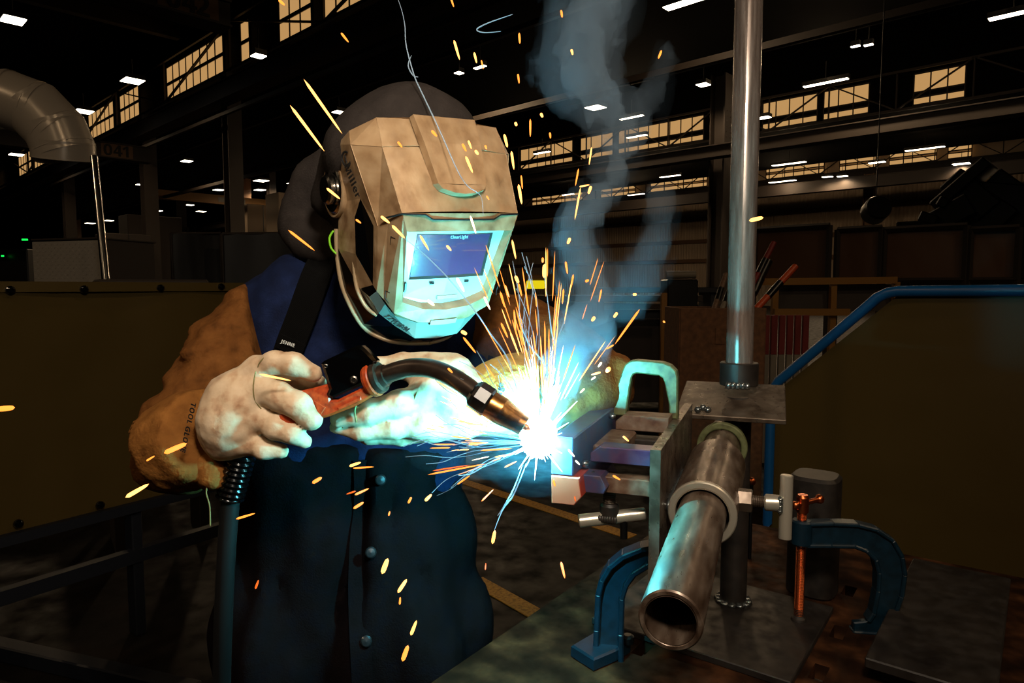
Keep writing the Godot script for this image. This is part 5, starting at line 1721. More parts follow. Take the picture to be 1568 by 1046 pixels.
func build_arc_and_sparks() -> void:
	# the arc: an uneven glowing ball at the nozzle, its lens bloom and rays built as shape
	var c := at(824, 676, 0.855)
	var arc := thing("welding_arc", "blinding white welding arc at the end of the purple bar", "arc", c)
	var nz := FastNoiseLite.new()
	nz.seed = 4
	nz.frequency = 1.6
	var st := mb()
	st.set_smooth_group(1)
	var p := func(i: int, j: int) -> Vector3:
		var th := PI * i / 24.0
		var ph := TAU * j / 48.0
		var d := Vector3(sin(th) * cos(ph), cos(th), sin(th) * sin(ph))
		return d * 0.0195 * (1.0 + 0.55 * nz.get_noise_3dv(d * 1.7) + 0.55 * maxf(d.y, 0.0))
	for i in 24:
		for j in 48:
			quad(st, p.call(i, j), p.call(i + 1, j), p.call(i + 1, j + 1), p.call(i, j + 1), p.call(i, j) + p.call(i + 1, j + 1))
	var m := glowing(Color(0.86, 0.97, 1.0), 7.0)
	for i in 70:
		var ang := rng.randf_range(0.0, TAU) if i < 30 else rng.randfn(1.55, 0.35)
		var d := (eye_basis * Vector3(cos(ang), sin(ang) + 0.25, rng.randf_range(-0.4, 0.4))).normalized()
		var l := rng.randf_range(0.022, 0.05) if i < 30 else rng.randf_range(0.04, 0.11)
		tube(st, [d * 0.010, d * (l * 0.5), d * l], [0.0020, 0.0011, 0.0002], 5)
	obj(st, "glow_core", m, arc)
	# sparks
	var kinds := [glowing(Color(1.0, 0.56, 0.20), 2.3), glowing(Color(1.0, 0.70, 0.36), 3.2), glowing(Color(1.0, 0.42, 0.12), 1.3), glowing(Color(1.0, 0.88, 0.70), 3.5)]
	var shapes := [sliver(0.6), sliver(0.85)]
	# the ones that stand out: ends in the photograph, thickness, depth, kind
	var big := [[465, 121, 524, 205, 5.5, 0.80, 1], [444, 161, 497, 232, 5.5, 0.80, 1], [441, 352, 482, 384, 4.5, 0.85, 0], [192, 762, 228, 741, 8.0, 0.75, 1], [251, 694, 286, 679, 9.0, 0.75, 0], [361, 795, 391, 786, 4.0, 0.85, 0], [397, 573, 446, 583, 4.0, 0.84, 1], [-6, 627, 23, 624, 9.0, 0.70, 0], [224, 706, 237, 698, 3.5, 0.80, 0],
		[695, 61, 704, 92, 4.5, 0.90, 1], [726, 80, 730, 97, 4.0, 0.92, 1], [737, 92, 740, 106, 3.0, 0.92, 0], [522, 50, 534, 65, 4.0, 0.95, 0], [427, 0, 436, 8, 5.0, 0.9, 0], [690, -4, 695, 11, 3.5, 0.95, 0], [500, 288, 521, 305, 5.0, 0.84, 1], [583, 331, 597, 342, 5.5, 0.80, 1], [600, 345, 620, 365, 6.0, 0.80, 1], [661, 200, 669, 209, 5.0, 0.80, 0], [609, 217, 616, 226, 4.0, 0.82, 0],
		[708, 220, 714, 232, 4.5, 0.80, 0], [717, 215, 722, 228, 4.0, 0.80, 1], [713, 239, 724, 265, 5.0, 0.80, 1], [728, 231, 732, 236, 5.0, 0.80, 1], [743, 223, 745, 228, 4.0, 0.82, 0], [545, 336, 553, 342, 4.0, 0.84, 0], [643, 360, 657, 384, 4.0, 0.80, 1], [684, 376, 691, 384, 4.5, 0.80, 1], [699, 425, 711, 447, 5.0, 0.80, 3], [655, 460, 665, 468, 5.5, 0.80, 3], [720, 330, 729, 358, 4.0, 0.80, 3], [741, 454, 751, 475, 4.0, 0.80, 3], [784, 367, 790, 397, 4.0, 0.82, 1], [745, 300, 749, 306, 3.0, 0.85, 0],
		[772, 205, 777, 226, 4.5, 0.86, 1], [783, 231, 787, 260, 4.5, 0.86, 1], [794, 282, 799, 313, 5.5, 0.86, 1], [795, 50, 796, 67, 3.5, 0.95, 0], [859, 15, 861, 27, 3.5, 0.95, 0], [793, 113, 795, 128, 3.5, 0.95, 0], [812, 182, 812, 210, 3.5, 0.95, 0], [875, 76, 877, 84, 4.5, 0.95, 1], [789, 187, 791, 193, 4.5, 0.9, 1], [828, 173, 831, 180, 4.5, 0.95, 1], [842, 203, 843, 212, 3.5, 0.95, 0], [1013, 77, 1008, 90, 3.5, 1.0, 0], [798, 268, 800, 290, 3.0, 0.9, 0], [886, 258, 881, 285, 3.0, 0.95, 0], [906, 225, 902, 253, 3.0, 0.95, 1], [889, 287, 880, 337, 3.5, 0.9, 1], [887, 286, 903, 283, 3.0, 0.9, 1], [905, 285, 901, 297, 5.0, 0.92, 1],
		[873, 364, 869, 374, 5.0, 0.92, 1], [834, 404, 833, 426, 6.5, 0.86, 1], [831, 395, 831, 402, 4.0, 0.86, 0], [789, 422, 794, 434, 5.5, 0.84, 1], [794, 434, 799, 454, 4.0, 0.84, 0], [766, 447, 773, 471, 4.5, 0.82, 0], [773, 436, 780, 456, 4.0, 0.84, 0], [787, 474, 790, 510, 3.5, 0.84, 0], [767, 494, 778, 518, 4.0, 0.82, 0], [795, 505, 803, 530, 3.5, 0.82, 0], [781, 508, 795, 545, 3.5, 0.82, 1], [709, 516, 729, 541, 4.0, 0.8, 0], [706, 507, 715, 512, 6.0, 0.8, 1], [866, 400, 869, 420, 4.0, 0.92, 0], [878, 420, 874, 442, 3.5, 0.92, 0], [863, 442, 861, 466, 3.5, 0.9, 0], [980, 473, 941, 528, 4.0, 0.85, 0], [940, 528, 928, 535, 3.0, 0.85, 0], [921, 443, 917, 463, 3.0, 0.9, 0], [945, 479, 940, 486, 5.0, 0.86, 1], [911, 485, 906, 492, 5.0, 0.86, 1], [897, 431, 901, 429, 4.5, 0.9, 0], [969, 451, 975, 451, 4.0, 0.9, 1], [1016, 492, 1018, 494, 3.5, 0.9, 0],
		[1147, 338, 1169, 333, 6.5, 0.80, 1], [920, 570, 905, 574, 4.0, 0.82, 1], [933, 564, 929, 569, 7.5, 0.82, 1], [921, 555, 916, 562, 4.0, 0.82, 3], [912, 577, 905, 582, 3.0, 0.82, 3], [895, 595, 888, 602, 3.0, 0.82, 3], [954, 668, 963, 676, 4.0, 0.80, 1], [870, 688, 880, 700, 3.5, 0.8, 3], [881, 705, 888, 712, 3.0, 0.8, 3], [938, 728, 950, 735, 4.0, 0.79, 0], [847, 735, 850, 745, 4.0, 0.8, 0],
		[585, 879, 594, 855, 8.0, 0.85, 1], [609, 908, 623, 887, 6.0, 0.85, 1], [612, 926, 613, 914, 3.5, 0.85, 0], [629, 973, 638, 950, 6.0, 0.85, 1], [616, 1013, 625, 988, 7.5, 0.82, 0], [478, 740, 493, 731, 6.0, 0.85, 0], [535, 714, 553, 708, 5.0, 0.85, 1], [540, 717, 573, 715, 3.0, 0.85, 0], [543, 758, 565, 748, 4.5, 0.85, 0], [541, 779, 557, 769, 5.0, 0.85, 0], [651, 767, 661, 757, 6.0, 0.85, 1], [625, 771, 630, 761, 4.0, 0.85, 0], [754, 833, 758, 812, 5.5, 0.82, 1], [737, 768, 756, 749, 3.0, 0.83, 0], [859, 860, 865, 886, 5.0, 0.82, 0], [391, 902, 396, 888, 4.0, 0.85, 2], [595, 790, 597, 783, 3.0, 0.85, 0], [743, 873, 744, 862, 2.5, 0.85, 2], [880, 760, 881, 768, 2.5, 0.82, 2],
		[655, 727, 745, 710, 3.0, 0.84, 0], [662, 721, 720, 712, 2.5, 0.84, 2], [735, 690, 785, 687, 3.0, 0.84, 0], [713, 650, 752, 651, 3.0, 0.84, 1], [690, 668, 722, 672, 2.5, 0.84, 0], [718, 680, 748, 678, 3.0, 0.84, 1], [757, 700, 788, 695, 2.5, 0.84, 1], [700, 742, 720, 728, 3.0, 0.84, 0], [545, 752, 530, 757, 3.0, 0.85, 2], [772, 716, 792, 706, 3.0, 0.84, 1], [686, 564, 693, 571, 4.0, 0.82, 0], [700, 645, 742, 652, 3.0, 0.83, 1], [712, 620, 750, 648, 2.5, 0.83, 1], [800, 660, 770, 650, 3.0, 0.83, 3]]
	var place := func(a: Vector3, b: Vector3, w: float, kind: int) -> void:
		var l := a.distance_to(b)
		var f := frame_along(b - a)
		var o := put(shapes[0 if l > w * 5.0 else 1], "glowing_spark", kinds[kind], null, Transform3D(Basis(f.x * w, f.y * l, f.z * w), (a + b) / 2.0))
		var px := l * FOCAL / 0.85
		if kind == 3: tag(o, "thin white-hot spark in the spray close round the welding arc", "spark", "white-hot sparks")
		elif kind == 2: tag(o, "dim red dying spark drifting in the air", "spark", "dim red sparks")
		elif px > 30.0: tag(o, "long bright orange spark streak in the air", "spark", "long orange sparks")
		elif px > 14.0: tag(o, "short bright orange spark in the air", "spark", "short orange sparks")
		else: tag(o, "tiny round orange spark hanging in the air", "spark", "tiny orange sparks")
	for s in big:
		var k: float = s[5] / FOCAL
		place.call(at(s[0], s[1], s[5]), at(s[2], s[3], s[5] + rng.randf_range(-0.03, 0.03)), s[4] * k, s[6])
	# the dense fan above the arc and the spray to its left
	for i in 118:
		var up := i < 84
		var ang := deg_to_rad(rng.randfn(97.0, 13.0)) if up else deg_to_rad(rng.randf_range(150.0, 200.0))
		if i >= 84 and i < 96: ang = deg_to_rad(rng.randf_range(118.0, 150.0))
		var r0 := 26.0 + 210.0 * pow(rng.randf(), 1.5) if up else 40.0 + 120.0 * rng.randf()
		var l := rng.randf_range(18.0, 62.0) * (1.25 if up else 0.8)
		var cx := 836.0 if up else 826.0
		var cy := 660.0 if up else 682.0
		var dd := 0.85 + rng.randf_range(-0.05, 0.12)
		var a := at(cx + cos(ang) * r0, cy - sin(ang) * r0, lerpf(0.85, dd, r0 / 240.0))
		var b := at(cx + cos(ang) * (r0 + l), cy - sin(ang) * (r0 + l), lerpf(0.85, dd, (r0 + l) / 240.0))
		place.call(a, b, rng.randf_range(1.5, 2.8) * 0.85 / FOCAL, 3 if r0 < 80.0 and rng.randf() < 0.6 else (1 if rng.randf() < 0.4 else 0))

func build_smoke() -> void:
	# smoke rising from the arc: banks of grey mist with the arc's blue put into their colour, each a ragged body of thin smoke
	var smoke := thing("smoke_plume", "grey welding smoke rising from the arc, tinted with arc light", "smoke", Vector3.ZERO)
	smoke.set_meta("kind", "stuff")
	var path := [[838, 640, 0.86, 26], [850, 600, 0.87, 30], [868, 560, 0.89, 36], [890, 520, 0.92, 42], [908, 480, 0.95, 40], [918, 440, 0.97, 30], [902, 405, 0.98, 26], [886, 372, 0.98, 26], [886, 340, 0.99, 28], [900, 315, 1.0, 22], [920, 288, 1.01, 22], [938, 258, 1.02, 24], [950, 225, 1.03, 28], [945, 190, 1.04, 38], [915, 155, 1.05, 48], [888, 115, 1.06, 52], [895, 70, 1.06, 56], [908, 25, 1.07, 58], [915, -30, 1.08, 60], [905, -100, 1.1, 58], [930, -170, 1.12, 48], [925, -240, 1.14, 34]]
	var layers := [[0.95, 0.034, 10.0, 0.5, 31], [0.78, 0.036, 13.0, 3.0, 32], [0.52, 0.038, 16.0, 10.0, 33]]
	for l in layers:
		var bones := []
		for i in path.size() - 1:
			var p: Array = path[i]
			var q: Array = path[i + 1]
			bones.append([at(p[0], p[1], p[2]), at(q[0], q[1], q[2]), p[3] * l[0] * p[2] / FOCAL, q[3] * l[0] * q[2] / FOCAL, 0])
		if l[0] > 0.6:
			bones += chain([[868, 428, 0.96, 0.014], [880, 420, 0.96, 0.012], [905, 405, 0.97, 0.016]])
			bones += chain([[960, 470, 1.02, 0.030 * l[0]], [985, 420, 1.05, 0.034 * l[0]], [1000, 360, 1.08, 0.030 * l[0]], [1010, 300, 1.1, 0.028 * l[0]]])
			bones += chain([[850, 140, 1.05, 0.034 * l[0]], [842, 90, 1.05, 0.030 * l[0]], [860, 20, 1.06, 0.034 * l[0]]])
			bones += chain([[960, 200, 1.05, 0.026 * l[0]], [1000, 150, 1.07, 0.022 * l[0]], [1015, 90, 1.08, 0.020 * l[0]]])
		var fm := FogMaterial.new()
		fm.density = l[3]
		fm.albedo = Color(0.64, 0.75, 0.85)  # the smoke is grey; this tint holds some of the arc's blue light
		var ragged := folds(l[4], l[2])
		ragged.domain_warp_enabled = true
		ragged.domain_warp_amplitude = 0.08
		ragged.domain_warp_frequency = 7.0
		put(net(bones, 0.03, 0.012 if l[0] < 0.9 else 0.015, ragged, l[1], Vector3(1.3, 0.7, 1.0)), "mist", fm, smoke)
	# fog added round the arc to make its glowing halo
	for q in [[820, 674, 0.85, 130, 130, 0.3], [820, 620, 0.86, 240, 280, 0.05], [745, 690, 0.86, 260, 90, 0.22]]:
		var f := FogVolume.new()
		f.shape = RenderingServer.FOG_VOLUME_SHAPE_ELLIPSOID
		var k: float = q[2] / FOCAL
		f.size = Vector3(q[3] * k, q[4] * k, minf(q[3], q[4]) * k)
		var fm := FogMaterial.new()
		fm.density = q[5]
		fm.albedo = Color(0.64, 0.75, 0.85)
		f.material = fm
		f.name = "halo_fog"
		f.transform = Transform3D(eye_basis, at(q[0], q[1], q[2]))
		smoke.add_child(f, true)
	# threads of smoke that trail behind the sparks, arc blue mixed into their colour
	var m := plain(Color(0.64, 0.75, 0.85, 0.4), 1.0)
	m.transparency = BaseMaterial3D.TRANSPARENCY_ALPHA
	var pale := plain(Color(0.64, 0.75, 0.85, 0.5), 1.0)
	pale.transparency = BaseMaterial3D.TRANSPARENCY_ALPHA
	var st := mb()
	for i in 50:
		var left := i < 36
		var ang := deg_to_rad(rng.randf_range(165.0, 205.0)) if i < 24 else deg_to_rad(rng.randf_range(105.0, 160.0)) if left else deg_to_rad(rng.randf_range(80.0, 104.0))
		var r1 := rng.randf_range(110.0, 220.0) if left else rng.randf_range(120.0, 300.0)
		var pts := []
		var dd := rng.randf_range(-0.03, 0.06)
		for j in 7:
			var r := lerpf(24.0, r1, j / 6.0)
			var w := ang + 0.06 * sin(j * 1.1 + i) * (j / 6.0)
			pts.append(at(826 + cos(w) * r, 678 - sin(w) * r, 0.85 + dd * j / 6.0))
		var k := rng.randf_range(0.35, 0.8) * 0.85 / FOCAL
		tube(st, curve(pts, 4), k, 5)
	var o := obj(st, "smoke_threads", m)
	tag(o, "fine smoke threads tinted with arc light spreading from the welding arc", "smoke", "", "stuff")
	var long := [[[606, -10, 1.0], [615, 15, 0.98], [620, 40, 0.97], [622, 70, 0.95], [634, 115, 0.93], [645, 140, 0.92], [663, 178, 0.90], [680, 215, 0.88], [700, 260, 0.86], [716, 285, 0.84], [736, 300, 0.84], [740, 330, 0.83]],
		[[618, 364, 0.83], [650, 390, 0.84], [690, 430, 0.84], [730, 480, 0.84], [750, 510, 0.85], [775, 545, 0.85], [790, 590, 0.85], [810, 640, 0.85]],
		[[785, 400, 0.86], [795, 455, 0.86], [796, 490, 0.86], [812, 530, 0.86], [835, 560, 0.86], [845, 600, 0.85]],
		[[833, 420, 0.87], [840, 470, 0.87], [845, 510, 0.87], [851, 535, 0.87], [848, 570, 0.86], [840, 620, 0.85]],
		[[806, 710, 0.85], [796, 735, 0.84], [785, 760, 0.84], [770, 780, 0.83], [757, 812, 0.82]], [[800, 712, 0.85], [788, 745, 0.84], [775, 770, 0.83], [762, 790, 0.83]],
		[[630, 85, 1.0], [625, 100, 1.0], [632, 115, 1.0], [640, 118, 1.0]], [[767, 48, 1.0], [742, 50, 1.0], [730, 45, 1.0], [748, 35, 1.0], [785, 22, 1.0]]]
	st = mb()
	for l in long:
		var pts := []
		for q in l: pts.append(at(q[0], q[1], q[2]))
		var line := curve(pts, 5)
		var rr := []
		for i in line.size(): rr.append(0.0010 * (0.25 + 0.75 * sin(PI * (i + 1.0) / (line.size() + 1.0))))
		tube(st, line, rr, 6)
	o = obj(st, "smoke_trails", pale)
	tag(o, "wavy smoke trails tinted with arc light drifting past the helmet", "smoke", "", "stuff")

# ------------------------------------------------------------------ things standing behind the welder
func build_background_things() -> void:
	var st: SurfaceTool
	# round steel duct, made of straight gores
	var duct := thing("round_duct", "shiny segmented steel duct bending down from above", "duct", at(60, 170, 5.0))
	var inv := duct.transform.affine_inverse()
	var line := [[-900, 152], [-90, 150], [14, 153], [55, 168], [86, 200], [97, 226], [98, 243]]
	for i in line.size() - 1:
		st = mb()
		var a: Vector3 = inv * at(line[i][0], line[i][1], 5.0 + maxi(i - 1, 0) * 0.02)
		var b: Vector3 = inv * at(line[i + 1][0], line[i + 1][1], 5.0 + i * 0.02)
		var along := (b - a).normalized()
		tube(st, [a - along * (0.05 if i > 0 else 0.0), b + along * (0.05 if i < line.size() - 2 else 0.0)], 0.21, 40, false)
		obj(st, "gore", M.duct, duct)
		st = mb()
		lathe(st, [[0.209, -0.006], [0.2125, -0.003], [0.2125, 0.003], [0.209, 0.006]], Transform3D(frame_along(b - a), b), 40)
		obj(st, "seam_ring", M.duct, duct)
	# leaning pole and tread-plate box
	var pole := thing("steel_pole", "thin shiny steel pole standing beside the tread-plate box", "pole", Vector3.ZERO)
	st = mb()
	rod(st, at(144, 240, 4.2), at(163, 440, 4.0), 0.022, 16)
	rod(st, at(163, 440, 4.0), Vector3(at(163, 440, 4.0).x + 0.02, 0.0, at(163, 440, 4.0).z), 0.022, 16)
	obj(st, "shaft", M.chrome, pole)
	var bx := at(52, 368, 5.2)
	var b2 := at(156, 368, 5.0)
	var tb := thing("tread_plate_box", "grey diamond tread-plate box behind the olive screen", "box", Vector3((bx.x + b2.x) / 2.0, 0, (bx.z + b2.z) / 2.0 - 0.2), Basis(Vector3(0, 1, 0), -0.3))
	var w := bx.distance_to(b2)
	st = mb()
	box(st, Vector3(0, bx.y / 2.0, -0.1), Vector3(w, bx.y, 0.5), 0.006)
	obj(st, "body", M.girder, tb)
	st = mb()
	box(st, Vector3(0, bx.y - 0.35, 0.156), Vector3(w * 0.99, 0.68, 0.012), 0.002)
	var tp := obj(st, "tread_plate", M.tread, tb)
	st = mb()
	for i in 22:
		for j in 26:
			var s := 1.0 if (i + j) % 2 else -1.0
			bar(st, Vector3(-w * 0.47 + i * w * 0.0447 - 0.006 * s, bx.y - 0.67 + j * 0.0255 - 0.005, 0.163), Vector3(-w * 0.47 + i * w * 0.0447 + 0.006 * s, bx.y - 0.67 + j * 0.0255 + 0.005, 0.163), 0.004, 0.003, Vector3(0, 0, 1))
	var dia := obj(st, "tread", M.tread, tp)
	dia.set_meta("kind", "stuff")
	st = mb()
	box(st, Vector3(0, bx.y + 0.006, -0.1), Vector3(w * 1.02, 0.014, 0.53), 0.003)
	obj(st, "lid", M.girder, tb)
	# machine at the far left with a green display
	var mc := thing("machine_cabinet", "black machine cabinet with a small green display behind the tread-plate box", "machine", Vector3(at(20, 400, 6.5).x, 0, at(20, 400, 6.5).z))
	st = mb()
	box(st, Vector3(0, 0.85, 0), Vector3(0.7, 1.7, 0.6), 0.01)
	obj(st, "body", M.black, mc)
	for g in [[38, 367, 0.05], [4, 392, 0.02]]:
		st = mb()
		box(st, at(g[0], g[1], 6.15) - mc.position, Vector3(g[2], 0.015, 0.01))
		obj(st, "display_light", M.green_light, mc)
	# low cabinet behind the left screen
	var lc := thing("steel_bench", "brown steel bench edge with bolts above the olive screen", "bench", Vector3(at(230, 428, 3.6).x, 0, at(230, 428, 3.6).z), Basis(Vector3(0, 1, 0), deg_to_rad(35)))
	st = mb()
	box(st, Vector3(0, 1.33, 0), Vector3(0.5, 0.12, 0.4), 0.01)
	obj(st, "top", M.girder, lc)
	for e in [-1.0, 1.0]:
		st = mb()
		box(st, Vector3(0.2 * e, 0.635, 0), Vector3(0.05, 1.27, 0.3))
		obj(st, "leg", M.girder, lc)
	# dark curtain screens
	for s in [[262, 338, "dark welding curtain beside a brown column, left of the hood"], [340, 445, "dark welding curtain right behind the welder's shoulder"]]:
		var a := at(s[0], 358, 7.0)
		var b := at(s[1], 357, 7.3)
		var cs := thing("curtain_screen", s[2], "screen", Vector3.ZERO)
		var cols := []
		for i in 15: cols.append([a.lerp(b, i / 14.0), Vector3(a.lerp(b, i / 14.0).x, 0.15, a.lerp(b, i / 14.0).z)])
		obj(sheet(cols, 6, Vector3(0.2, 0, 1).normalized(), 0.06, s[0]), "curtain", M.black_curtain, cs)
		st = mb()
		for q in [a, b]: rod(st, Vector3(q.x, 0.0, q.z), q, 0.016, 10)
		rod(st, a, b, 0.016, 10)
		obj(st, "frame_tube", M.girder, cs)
	# far boxes and cabinets in the left background
	for c in [[232, 378, 30.0, 2.2, 2.6, "brown crate far off beside a tan column", M.girder], [395, 345, 34.0, 1.6, 1.9, "pale cabinet far off behind the dark curtain", M.siding], [190, 392, 26.0, 1.6, 1.6, "low brown crate far off behind the leaning pole", M.girder], [432, 340, 30.0, 0.9, 2.4, "narrow pale cabinet far off beside the hood", M.siding]]:
		var q := at(c[0], c[1], c[2])
		var o := thing("storage_cabinet", c[5], "cabinet", Vector3(q.x, 0, q.z), HALL)
		st = mb()
		box(st, Vector3(0, (q.y + c[4] / 2.0) / 2.0, 0), Vector3(c[3], q.y + c[4] / 2.0, 1.2), 0.02)
		obj(st, "body", c[6], o)
		st = mb()
		box(st, Vector3(0, (q.y + c[4] / 2.0) * 0.5, 0.61), Vector3(c[3] * 0.02, q.y + c[4] / 2.0, 0.02))
		obj(st, "door_gap", M.black, o)
	# ---- right: row of brown curtain panels in frames
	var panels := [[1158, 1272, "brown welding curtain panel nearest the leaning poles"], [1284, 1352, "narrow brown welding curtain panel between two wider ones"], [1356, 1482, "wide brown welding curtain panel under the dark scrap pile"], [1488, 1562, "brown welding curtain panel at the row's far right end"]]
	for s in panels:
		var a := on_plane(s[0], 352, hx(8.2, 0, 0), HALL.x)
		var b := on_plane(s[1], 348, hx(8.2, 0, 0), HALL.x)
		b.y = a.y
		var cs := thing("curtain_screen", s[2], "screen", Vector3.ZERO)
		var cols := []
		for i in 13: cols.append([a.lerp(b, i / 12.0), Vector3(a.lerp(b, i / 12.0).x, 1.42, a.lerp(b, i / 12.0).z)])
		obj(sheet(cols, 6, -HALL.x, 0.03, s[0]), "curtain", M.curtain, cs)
		for e in [[a, Vector3(a.x, 0, a.z)], [b, Vector3(b.x, 0, b.z)], [a, b], [Vector3(a.x, 1.42, a.z), Vector3(b.x, 1.42, b.z)]]:
			st = mb()
			bar(st, e[0] - HALL.x * 0.03, e[1] - HALL.x * 0.03, 0.045, 0.045, Vector3(0.3, 0.5, 0.8))
			obj(st, "frame_bar", M.girder, cs)
	# dark scrap pile above them: a machine's arm and boxes
	var pile := thing("scrap_machine", "black jumble of machine arms and steel boxes above the curtain panels", "machine", at(1510, 345, 11.0), HALL)
	inv = pile.transform.affine_inverse()
	for q in [[1490, 300, 1.0, 0.5, 0.8], [1530, 318, 1.1, 0.9, 0.2], [1460, 330, 0.8, 0.45, -0.5], [1540, 290, 0.6, 0.5, 0.75], [1428, 336, 0.35, 0.2, 0.4], [1505, 332, 0.9, 0.9, 0.7], [1568, 325, 1.2, 0.8, 0.2], [1450, 312, 0.2, 0.2, 0.5], [1475, 285, 1.2, 0.24, -0.75]]:
		st = mb()
		box(st, Vector3.ZERO, Vector3(0.6, q[3] * 0.8, q[2] * 0.8), 0.02, Transform3D(Basis(Vector3(1, 0, 0), q[4]), inv * at(q[0], q[1], 11.0)))
		obj(st, "steel_box", M.black, pile)
	st = mb()
	box(st, inv * (at(1500, 400, 11.2)), Vector3(0.5, 1.4, 2.4), 0.02)
	box(st, Vector3(0.0, -1.6, 0.0), Vector3(0.5, 1.5, 2.0), 0.02)
	obj(st, "stand", M.black, pile)
	var drum := thing("hanging_drum", "dark round drum hanging before the far wall", "drum", at(1341, 322, 12.0), HALL)
	st = mb()
	lathe(st, [[0.0, -0.16], [0.2, -0.16], [0.22, -0.12], [0.22, 0.12], [0.2, 0.16], [0.0, 0.16]], Transform3D(Basis(Vector3(0, 0, 1), 1.2) * Basis(Vector3(1, 0, 0), 0.6), Vector3.ZERO), 24)
	obj(st, "drum", M.black, drum)
	st = mb()
	rod(st, Vector3(0, 0.1, 0), Vector3(0, 4.0, 0), 0.01, 6)
	obj(st, "chain", M.black, drum)
	# yellow framed bench
	var yb := thing("yellow_rack", "low rack with a yellow frame and dark panels behind the blue frame", "rack", Vector3.ZERO)
	for e in [[1150, 432, 1372, 429], [1185, 478, 1300, 478]]:
		st = mb()
		bar(st, at(e[0], e[1], 6.0), at(e[2], e[3], 6.0), 0.05, 0.06)
		obj(st, "rail", M.yellow, yb)
	for x in [1187, 1276, 1372]:
		st = mb()
		var q := at(x, 432, 6.02)
		bar(st, q, Vector3(q.x, 0, q.z), 0.05, 0.05)
		obj(st, "post", M.yellow, yb)
	st = mb()
	hull_quads(st, [at(1190, 476, 6.08), at(1372, 476, 6.08), at(1190, 435, 6.08), at(1372, 435, 6.08), at(1190, 476, 6.14), at(1372, 476, 6.14), at(1190, 435, 6.14), at(1372, 435, 6.14)], Transform3D.IDENTITY)
	obj(st, "panel", M.girder, yb)
	# cardboard bin with poles
	var q0 := at(1042, 472, 4.2)
	var q1 := at(1172, 472, 4.2)
	var bin := thing("cardboard_bin", "tall brown cardboard bin behind the pole", "bin", Vector3((q0.x + q1.x) / 2.0, 0, q0.z - 0.2))
	var bw := q1.x - q0.x
	for f in [[Vector3(0, q0.y / 2.0, 0.2), Vector3(bw, q0.y, 0.015)], [Vector3(0, q0.y / 2.0, -0.2), Vector3(bw, q0.y, 0.015)], [Vector3(-bw / 2.0, q0.y / 2.0, 0), Vector3(0.015, q0.y, 0.4)], [Vector3(bw / 2.0, q0.y / 2.0, 0), Vector3(0.015, q0.y, 0.4)]]:
		st = mb()
		box(st, f[0], f[1], 0.002)
		obj(st, "panel", M.cardboard, bin)
	st = mb()
	box(st, Vector3(0.02, q0.y * 0.86, 0.21), Vector3(0.13, 0.1, 0.004))
	obj(st, "tape", M.cardboard, bin)
	var poles := [[1156, 475, 1218, 408, 0.022, M.orange, "orange and black pole leaning in the cardboard bin"], [1150, 440, 1185, 372, 0.018, M.red, "red pole leaning in the cardboard bin behind the steel pole"], [1092, 478, 1112, 420, 0.018, M.rusty, "rusty pole leaning in the bin left of the steel pole"], [1104, 478, 1122, 430, 0.016, M.white, "white pole leaning in the bin left of the steel pole"], [1142, 470, 1176, 400, 0.03, M.black, "black pole leaning in the cardboard bin beside the red one"]]
	for p in poles:
		var a := at(p[0], p[1], 4.4)
		var b := at(p[2], p[3], 4.55)
		var o := thing("leaning_pole", p[6], "pole", Vector3.ZERO)
		st = mb()
		rod(st, a - (b - a) * 0.7, b, p[4], 12)
		obj(st, "shaft", p[5], o)
		st = mb()
		rod(st, a.lerp(b, 0.3), a.lerp(b, 0.62), p[4] * 1.1, 12)
		obj(st, "sleeve", M.black, o)
	# red and white stakes in a rack
	for i in 6:
		var x := 1172.0 + i * 12.0
		var o := thing("marking_stake", "red topped white stake standing in the row behind the blue frame", "stake", Vector3(at(x, 540, 5.2).x, 0, at(x, 540, 5.2).z), Basis.IDENTITY, "red and white stakes behind the blue frame")
		st = mb()
		box(st, Vector3(0, 0.42, 0), Vector3(0.045, 0.84, 0.03), 0.003)
		obj(st, "shaft", M.white, o)
		st = mb()
		box(st, Vector3(0, 0.99, 0), Vector3(0.045, 0.3, 0.032), 0.003)
		obj(st, "tip", M.red, o)
	# black cabinet with a roll on top
	var kc := at(1046, 425, 6.0)
	var cab := thing("tool_cabinet", "black tool cabinet with a pale roll on top and yellow posts", "cabinet", Vector3(kc.x, 0, kc.z))
	st = mb()
	box(st, Vector3(0, 0.71, -0.15), Vector3(0.27, 1.42, 0.3), 0.01)
	obj(st, "body", M.black, cab)
	st = mb()
	rod(st, Vector3(-0.14, 1.46, -0.05), Vector3(0.12, 1.46, -0.05), 0.035, 16)
	obj(st, "roll", M.white, cab)
	st = mb()
	box(st, Vector3(-0.165, 0.65, 0), Vector3(0.05, 1.3, 0.05), 0.004)
	obj(st, "post", M.yellow, cab)
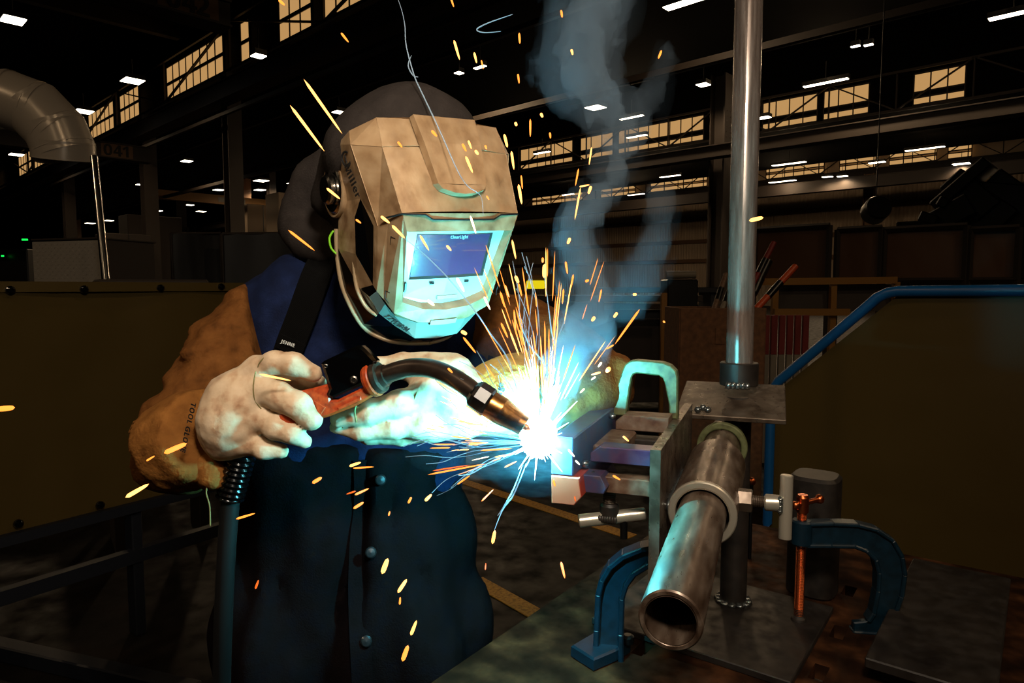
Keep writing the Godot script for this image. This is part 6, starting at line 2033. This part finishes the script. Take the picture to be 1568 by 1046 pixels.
	# bench with a yellow warning lamp behind the arm
	var yl := thing("warning_lamp", "small yellow warning lamp glowing behind the raised sleeve", "lamp", at(820, 436, 6.95))
	st = mb()
	box(st, Vector3(0, 0, 0), Vector3(0.19, 0.085, 0.08), 0.012)
	obj(st, "lamp_glass", M.signal_lamp, yl)
	st = mb()
	box(st, Vector3(0, 0.075, 0), Vector3(0.2, 0.05, 0.09), 0.01)
	obj(st, "cap", M.yellow, yl)
	st = mb()
	rod(st, Vector3(0, -0.04, 0), Vector3(0, -0.13, 0), 0.02, 10)
	obj(st, "post", M.girder, yl)
	# dark benches in the middle distance
	for c in [[900, 452, 7.0, 2.2, "long dark bench in the distance behind the smoke", M.girder], [1000, 440, 8.0, 1.4, "dark blue machine bench behind the drifting smoke", M.dark_blue]]:
		var q := at(c[0], c[1], c[2])
		var o := thing("work_bench", c[4], "bench", Vector3(q.x, 0, q.z))
		st = mb()
		box(st, Vector3(0, q.y - 0.03, 0), Vector3(c[3], 0.06, 0.6), 0.004)
		obj(st, "bench_top", c[5], o)
		for e in [-0.46, 0.46]:
			st = mb()
			box(st, Vector3(c[3] * e, (q.y - 0.06) / 2.0, 0), Vector3(0.08, q.y - 0.06, 0.5), 0.004)
			obj(st, "leg", c[5], o)
		st = mb()
		box(st, Vector3(0, q.y * 0.45, -0.2), Vector3(c[3] * 0.9, q.y * 0.7, 0.04))
		obj(st, "back_panel", c[5], o)
	# the photographer's flash on its stand, out of frame above the camera
	var fp := Vector3(0.1, 1.95, 0.02)
	var fu := thing("flash_unit", "photographic flash head on a light stand", "flash", fp)
	var aim := (at(650, 300, 1.05) - fp).normalized()
	st = mb()
	rod(st, -aim * 0.26, -aim * 0.06, 0.06, 24, 0.006)
	obj(st, "housing", M.black, fu)
	st = mb()
	rod(st, -aim * 0.06, -aim * 0.05, 0.055, 24)
	obj(st, "flash_lamp", M.lamp, fu)
	st = mb()
	rod(st, -aim * 0.2, Vector3(-aim.x * 0.2 + 0.0, -1.95, -aim.z * 0.2 + 0.35), 0.014, 10)
	obj(st, "stand_pole", M.black, fu)
